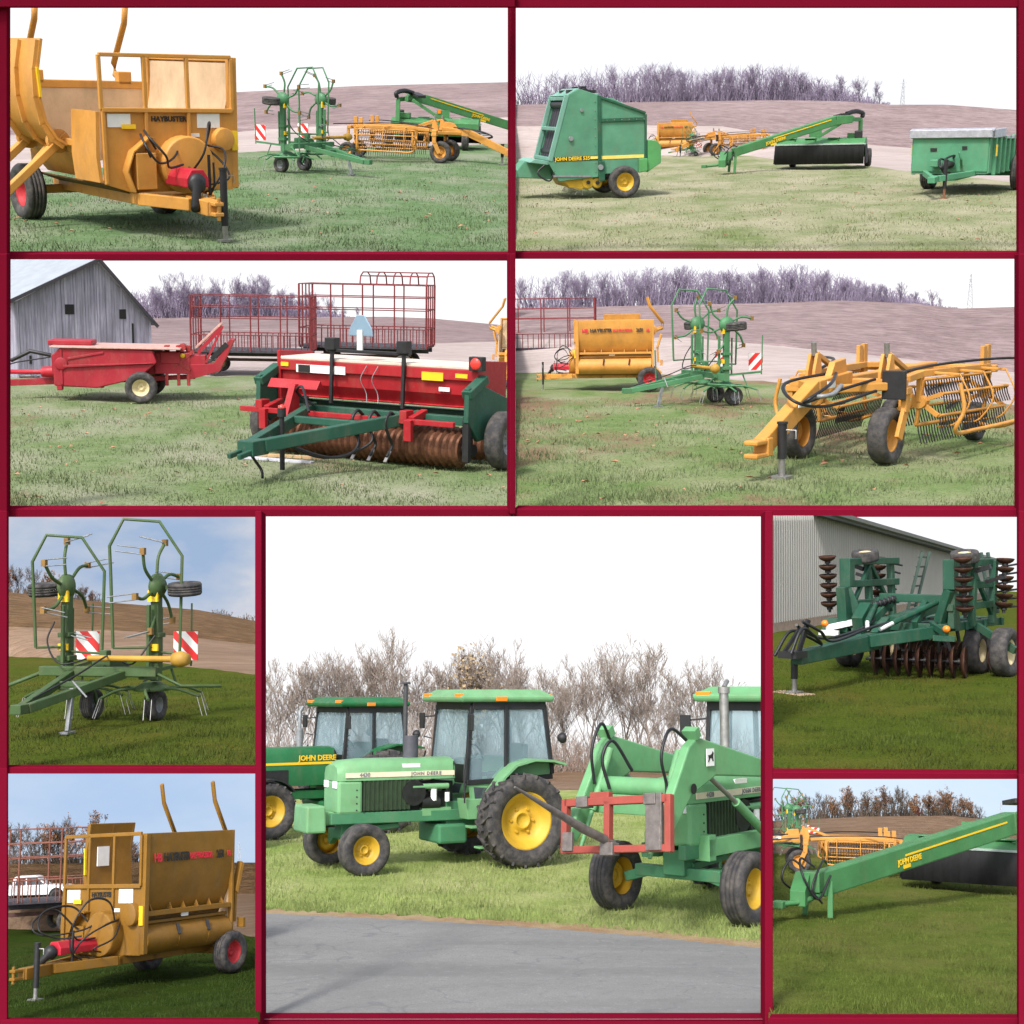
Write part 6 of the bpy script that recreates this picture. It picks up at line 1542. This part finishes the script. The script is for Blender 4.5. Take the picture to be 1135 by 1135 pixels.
nt.links.new(mixc(nt, ramp(nt, n2, [(.38, (.75, .75, .75)), (.62, (0, 0, 0))]), c, (.15, .162, .16)), bb.inputs['Base Color']); bb.inputs['Specular IOR Level'].default_value = .15; bb.inputs['Roughness'].default_value = .85; bump(nt, bb, n2, .3, .01)
edge = [(280, 1016), (420, 1022), (560, 1030), (700, 1041), (860, 1057)]
def strip(name, mat, up, lo, z, desc, wob=0):
    pts = []; nu, nv = 90, 6; rs = random.Random(6)
    jit = [rs.uniform(-wob, wob) for _ in range(nu+1)]
    for j in range(nv+1):
        for i in range(nu+1):
            px = P7.x0-5+(P7.x1-P7.x0+10)*i/nu; y = up(px)+(lo(px)-up(px))*j/nv+(jit[i] if j == 0 else 0); g = P7.g(px, y); g.z = z; pts.append(g)
    return gridmesh(name, mat, pts, nu, nv, P7.M, desc)
strip('road', am, lambda x: interp(edge, x), lambda x: P7.y1+7, .045, 'grey asphalt road along the tractor plot', .55)
vm = grass_mat('verge', (.26, .16, .09), (.36, .25, .15), (.40, .33, .20), (.20, .10, .06), .5, .3, 3)
strip('road_verge', vm, lambda x: interp(edge, x)-(5+5*(x-290)/560), lambda x: interp(edge, x)+1.2, .036, 'brown leaf strewn verge of the road', 2.4)

# low meadow round the foot of all the plots, out to the horizon
gm = MB(); gm.add([(-15000, -15000, -9), (15000, -15000, -9), (15000, 15000, -9), (-15000, 15000, -9)], [(0, 1, 2, 3)]); structure(gm.build('ground', G_OLIV, recalc=False), 'wide green meadow below the plots')
# --------------------------- grass blades
def gb(nm, c): return plain(nm, c, .8, amt=.45, scale=1.3, spec=.15)
for P, n, hm, hx, w, c, md in ((P1, 26000, .03, .09, .016, (.12, .165, .08), 2.2), (P2, 22000, .03, .08, .018, (.20, .215, .115), 2.2), (P3, 26000, .03, .09, .016, (.135, .168, .08), 2.0), (P4, 26000, .03, .08, .014, (.135, .17, .078), 2.2),
                            (P5, 20000, .03, .09, .014, (.055, .075, .012), 2.0), (P6, 20000, .03, .08, .014, (.053, .073, .012), 2.2), (P8, 20000, .03, .09, .016, (.028, .05, .008), 1.7), (P9, 22000, .03, .09, .014, (.08, .106, .02), 2.4)):  # lower plots: blade colours darkened for the same dim exposure
    blades(P, gb('blade_'+P.name, c), n, hm, hx, w, 'short grass of the %s plot' % P.name.replace('_', ' '), P.yf, maxd=md)
LEAF = plain('dry_leaf', (.34, .17, .10), .8, amt=.5)
leaf_litter(P1, LEAF, 60, 'scattered fallen leaves on the pale lawn', 200, 278); leaf_litter(P2, LEAF, 90, 'scattered fallen leaves in front of the round baler', 205, 276)
leaf_litter(P3, LEAF, 90, 'scattered fallen leaves in front of the seeder', 440, 562); leaf_litter(P4, LEAF, 90, 'scattered fallen leaves in front of the rake', 450, 560)

# blades on the tractor lawn stop at the road verge
class _Cut: pass
def lawn7():
    rng = np.random.default_rng(77); n = 42000
    V = []; e0 = [P7.g(x, interp(edge, x)-6) for x in np.linspace(288, 850, 60)]
    f0 = [P7.g(x, 884) for x in np.linspace(288, 850, 60)]
    i = rng.integers(0, 59, n); t = rng.random(n)**1.7; k = rng.random(n)
    E = np.array([(p.x, p.y) for p in e0]); Fa = np.array([(p.x, p.y) for p in f0])
    p = (E[i]*(1-k)[:, None]+E[i+1]*k[:, None]); q = (Fa[i]*(1-k)[:, None]+Fa[i+1]*k[:, None]); xy = p+(q-p)*t[:, None]
    h = .03+.06*rng.random(n); th = rng.random(n)*6.283; w = .013
    dx, dy = np.cos(th)*w/2, np.sin(th)*w/2; V = np.empty((n*3, 3))
    V[0::3] = np.c_[xy[:, 0]-dx, xy[:, 1]-dy, np.zeros(n)]; V[1::3] = np.c_[xy[:, 0]+dx, xy[:, 1]+dy, np.zeros(n)]; V[2::3] = np.c_[xy[:, 0]+(rng.random(n)-.5)*h, xy[:, 1]+(rng.random(n)-.5)*h, h]
    me = bpy.data.meshes.new('grass'); me.from_pydata(V.tolist(), [], [(3*a, 3*a+1, 3*a+2) for a in range(n)]); me.materials.append(gb('blade_tractors', (.20, .25, .08)))
    o = bpy.data.objects.new('grass', me); COL.objects.link(o); o.matrix_world = P7.M; o['kind'] = 'stuff'; o['label'] = 'short mown grass around the tractors'
lawn7()

# --------------------------- trees
BK_M = plain('bark_mauve', (.17, .13, .20), .9, amt=.3); TW_M = plain('twig_mauve', (.27, .22, .315), .9, amt=.3)
BK_B = plain('bark_brown', (.20, .165, .145), .9, amt=.3); TW_B = plain('twig_brown', (.30, .245, .21), .9, amt=.35)
BK_D = plain('bark_dark', (.075, .058, .045), .9, amt=.3); TW_D = plain('twig_dark', (.10, .072, .055), .9, amt=.3)
LF_R = plain('leaf_rust', (.22, .095, .035), .8, amt=.5, scale=3); LF_T = plain('leaf_tan', (.30, .22, .13), .8, amt=.4, scale=3); LF_C = plain('leaf_red', (.24, .03, .03), .8, amt=.4, scale=3)
def protos(seeds, bark, twig, leaf=None, nl=0, h=5.0, depth=4, rad=.05, minr=.010, spread=.5, **kw):
    out = []
    for s in seeds:
        p = tree_proto(s, bark, twig, leaf, nl, h, spread, depth, rad, minr, **kw); p['h'] = h; out.append(p)
    return out
def drop(ps):
    for p in ps:
        for c in kids(p): bpy.data.objects.remove(c)
        bpy.data.objects.remove(p)
pm = protos((1, 2, 3, 4), BK_M, TW_M, minr=.010, rad=.07, spread=.40, nb0=(7, 9), nbr=(3, 4), ratio=(.5, .72))
pb = protos((11, 12, 13, 14, 15), BK_B, TW_B, minr=.0080, rad=.065, depth=5, spread=.42, nb0=(6, 8), nbr=(2, 3), ratio=(.5, .74), low=.42)
pt = protos((16,), BK_B, TW_B, LF_T, 900, minr=.010, rad=.06, depth=4)
pa = protos((21, 22), BK_D, TW_D, LF_R, 700, minr=.012, rad=.06, depth=4)+protos((23,), BK_D, TW_D, minr=.012, rad=.06)
pc = protos((24,), BK_D, TW_D, LF_C, 900, minr=.012, rad=.06, depth=4)
def tl(P, D=1.0): return P.Dc*D
plant_trees(pm, P2, P2.yc, P2.Dc*1.01, 26, lambda x: 40-16*max(0, (x-850)/140), 'bare mauve tree of the wood on the hill behind the round baler', 'trees on the hill behind the round baler', 620, 985, seed=1)
thicket(P2, TW_M, P2.yc, P2.Dc*1.03, 4600, lambda x: 34*max(.15, min(1, (1000-x)/130)), 'dense mauve undergrowth of the wood behind the round baler', 572, 985)
plant_trees(pm, P3, P3.yc, P3.Dc*1.01, 22, lambda x: 50-20*max(0, (x-300)/60), 'bare mauve tree of the wood between the grey barn and the hay wagons', 'trees beside the grey barn', 165, 400, seed=2)
thicket(P3, TW_M, P3.yc, P3.Dc*1.03, 3200, lambda x: 32*max(.1, min(1, (400-x)/110)), 'dense mauve undergrowth of the wood beside the grey barn', 120, 392)
plant_trees(pm, P4, P4.yc, P4.Dc*1.01, 34, lambda x: 43-22*max(0, (x-900)/150), 'bare mauve tree of the wood behind the side on bale processor and the basket rake', 'trees behind the basket rake', 572, 1050, seed=3)
thicket(P4, TW_M, P4.yc, P4.Dc*1.03, 5600, lambda x: 38*max(.12, min(1, (1065-x)/170)), 'dense mauve undergrowth of the wood behind the basket rake', 572, 1060)
plant_trees(pa, P5, P5.yc, P5.Dc*1.01, 7, lambda x: 34-16*max(0, (x-40)/70), 'rust leaved tree on the hill top behind the dimmed green tedder', 'trees on the hill behind the olive tedder', 4, 108, seed=4)
thicket(P5, TW_D, P5.yc, P5.Dc*1.03, 500, lambda x: 12 if x < 110 else 6, 'dark brush along the hill behind the dimmed green tedder', 4, 115)
thicket(P5, TW_D, P5.yc, P5.Dc*1.03, 260, lambda x: 9, 'low dark brush on the right shoulder of the hill', 235, 290, seed=9)
plant_trees(pa, P8, P8.yc, P8.Dc*1.01, 9, lambda x: 52-20*max(0, (x-100)/60), 'dark autumn tree beyond the rack wagon and dimmed yellow bale processor', 'trees beyond the rack wagon', 4, 160, seed=5)
thicket(P8, TW_D, P8.yc, P8.Dc*1.03, 900, lambda x: 24, 'dark brush beyond the rack wagon', 4, 165)
plant_trees(pa, P9, P9.yc, P9.Dc*1.01, 20, lambda x: 34-16*max(0, (x-1040)/60), 'autumn tree of the wood behind the yellow rake on dark grass', 'trees behind the swing tongue mower', 858, 1095, seed=6)
plant_trees(pc, P9, P9.yc, P9.Dc*1.0, 1, 14, 'small crimson leaved tree at the edge of the autumn wood', 'crimson tree', xs=[1018])
thicket(P9, TW_D, P9.yc, P9.Dc*1.03, 1800, lambda x: 20*max(.2, min(1, (1110-x)/60)), 'dark undergrowth of the autumn wood', 856, 1105)
plant_trees(pb, P7, P7.yc, P7.Dc*1.02, 30, lambda x: 150 if x < 620 else 140, 'bare grey brown tree of the wood behind the tractors', 'trees behind the tractors', 286, 800, seed=7, jit=.5)
plant_trees(pt, P7, P7.yc, P7.Dc*1.01, 1, 138, 'tan leaved tree behind the cab of the side on tractor', 'tan tree', xs=[534])
thicket(P7, TW_B, P7.yc, P7.Dc*1.0, 2600, lambda x: 48 if x > 600 else 70, 'brown leafless brush along the edge of the wood behind the tractors', w=.45)
thicket(P7, plain('brush_red_brown', (.27, .18, .14), .9), P7.yc, P7.Dc*.99, 1500, lambda x: 34, 'reddish low brush behind the tractors', w=.5, seed=12, lean=.4)
for ps in (pm, pb, pt, pa, pc): drop(ps)
for P, x, y, hp, lb in ((P2, 1000, 117, 26, 'faint power pylon on the hill behind the manure spreader'), (P4, 1075, 342, 36, 'faint power pylon on the hill behind the basket rake'), (P8, 265, 957, 22, 'faint power pylon beyond the wheel of the dimmed yellow bale processor'), (P9, 1110, 912, 20, 'faint power pylon beside the autumn wood')):
    o = pylon(lb); d = P.Dc*1.02; b = P.at(x, y, d); k = hp*d/FPX/9; o.matrix_world = P.M @ Matrix.Translation(b) @ Matrix.Scale(k, 4); o['group'] = 'power pylons'

# --------------------------- crimson collage border, built as solid bars between the plots
# each lower border bar runs along the front of its plot; it reaches down behind the plot below
def front_border(P, x0, x1, ya0, ya1, yb, label):
    Da, Db = P.g(x0, P.y1+6.5).y, P.g(x1, P.y1+6.5).y
    return slab(P, [(x0, ya0), (x1, ya1), (x1, yb), (x0, yb)], [Da, Db, Db, Da], .22, 'border_bar', label)
front_border(P1, -14, 569, 281, 281, 296, 'crimson collage border along the front of the yellow bale processor lawn')
front_border(P2, 569, 1150, 279.5, 279.5, 294, 'crimson collage border along the front of the round baler and manure spreader lawn')
front_border(P3, -14, 569, 564, 564, 582, 'crimson collage border along the front of the red seeder lawn')
front_border(P4, 569, 1150, 564, 564, 582, 'crimson collage border along the front of the big basket rake lawn')
front_border(P5, -14, 286.5, 850.5, 850.5, 866, 'crimson collage border along the front of the dimmed green tedder lawn')
front_border(P6, 852, 1150, 855.5, 857, 872, 'crimson collage border along the front of the disc cultivator lawn')
front_border(P8, -14, 286.5, 1130, 1130, 1150, 'crimson collage border along the front of the dimmed yellow bale processor lawn')
front_border(P7, 286.5, 852, 1129, 1129, 1150, 'crimson collage border along the tractor plot road')
front_border(P9, 852, 1150, 1128, 1128, 1150, 'crimson collage border along the front of the swing tongue mower lawn')
def post(P, xa, xb, ya, yb, label):
    D = P.g(xa, P.y1+6.5).y-.12
    return slab(P, [(xa, ya), (xb, ya), (xb, yb), (xa, yb)], D, .22, 'border_upright', label, 'post')
post(P1, -14, 8, -14, 290, 'crimson border bar at the outer end of the yellow bale processor plot'); post(P2, 1129, 1150, -14, 288, 'crimson border bar at the outer end of the manure spreader')
post(P1, 566, 572, 2, 288, 'crimson border bar between the yellow bale processor plot and the round baler')
post(P3, -14, 8, 281, 572, 'crimson border bar at the outer end of the grey barn plot'); post(P4, 1129, 1150, 281, 572, 'crimson border bar at the outer end of the big basket rake')
post(P3, 565.5, 571.5, 281, 570, 'crimson border bar between the red seeder and the rack wagon')
post(P5, -14, 8, 566, 858, 'crimson border bar at the outer end of the dimmed green tedder plot'); post(P6, 1129, 1150, 566, 864, 'crimson border bar at the outer end of the disc cultivator plot')
post(P8, -14, 8, 851, 1150, 'crimson border bar at the outer end of the dimmed yellow bale processor plot'); post(P9, 1129, 1150, 858, 1150, 'crimson border bar at the outer end of the swing tongue mower plot')
post(P7, 282.5, 290, 566, 1150, 'crimson border bar between the tractor plot and the dimmed green tedder'); post(P7, 848, 857, 566, 1150, 'crimson border bar between the tractor plot and the disc cultivator')
D = P1.g(287, P1.y1+6.5).y-.06; slab(P1, [(-14, -14), (571, -14), (571, 8), (-14, 8)], D-.3, .22, 'top_beam', 'crimson border bar over the yellow bale processor plot', 'beam')  # upper bar of the collage border
D = P2.g(850, P2.y1+6.5).y-.06; slab(P2, [(567, -14), (1150, -14), (1150, 8), (567, 8)], D-.3, .22, 'top_beam', 'crimson border bar over the round baler plot', 'beam')

# --------------------------- light: bright overcast day
w = bpy.data.worlds.new('World'); scene.world = w; w.use_nodes = True
nt = w.node_tree; bg = nt.nodes['Background']; st = nt.nodes.new('ShaderNodeTexSky'); st.sky_type = 'NISHITA'; st.sun_disc = False
SUN_EL, SUN_AZ = 48, 205     # azimuth from +Y clockwise: behind the viewer, to the left
st.sun_elevation = R(SUN_EL); st.sun_rotation = R(SUN_AZ); st.air_density = 1.0; st.dust_density = 3.0; st.ozone_density = 1.0
hs = nt.nodes.new('ShaderNodeHueSaturation'); hs.inputs['Saturation'].default_value = .45; nt.links.new(st.outputs[0], hs.inputs['Color']); nt.links.new(hs.outputs[0], bg.inputs[0]); bg.inputs[1].default_value = .12
sl = bpy.data.lights.new('sun', 'SUN'); sl.energy = 1.5; sl.angle = R(8); sl.color = (1, .96, .90)
so = bpy.data.objects.new('sun', sl); COL.objects.link(so)
v = Vector((math.sin(R(SUN_AZ))*math.cos(R(SUN_EL)), math.cos(R(SUN_AZ))*math.cos(R(SUN_EL)), math.sin(R(SUN_EL))))
so.rotation_euler = v.to_track_quat('Z', 'Y').to_euler()
scene.view_settings.view_transform = 'Standard'; scene.view_settings.look = 'None'; scene.view_settings.exposure = 1.25; scene.view_settings.gamma = 1
scene.cycles.max_bounces = 6; scene.cycles.transparent_max_bounces = 12

split_parts()
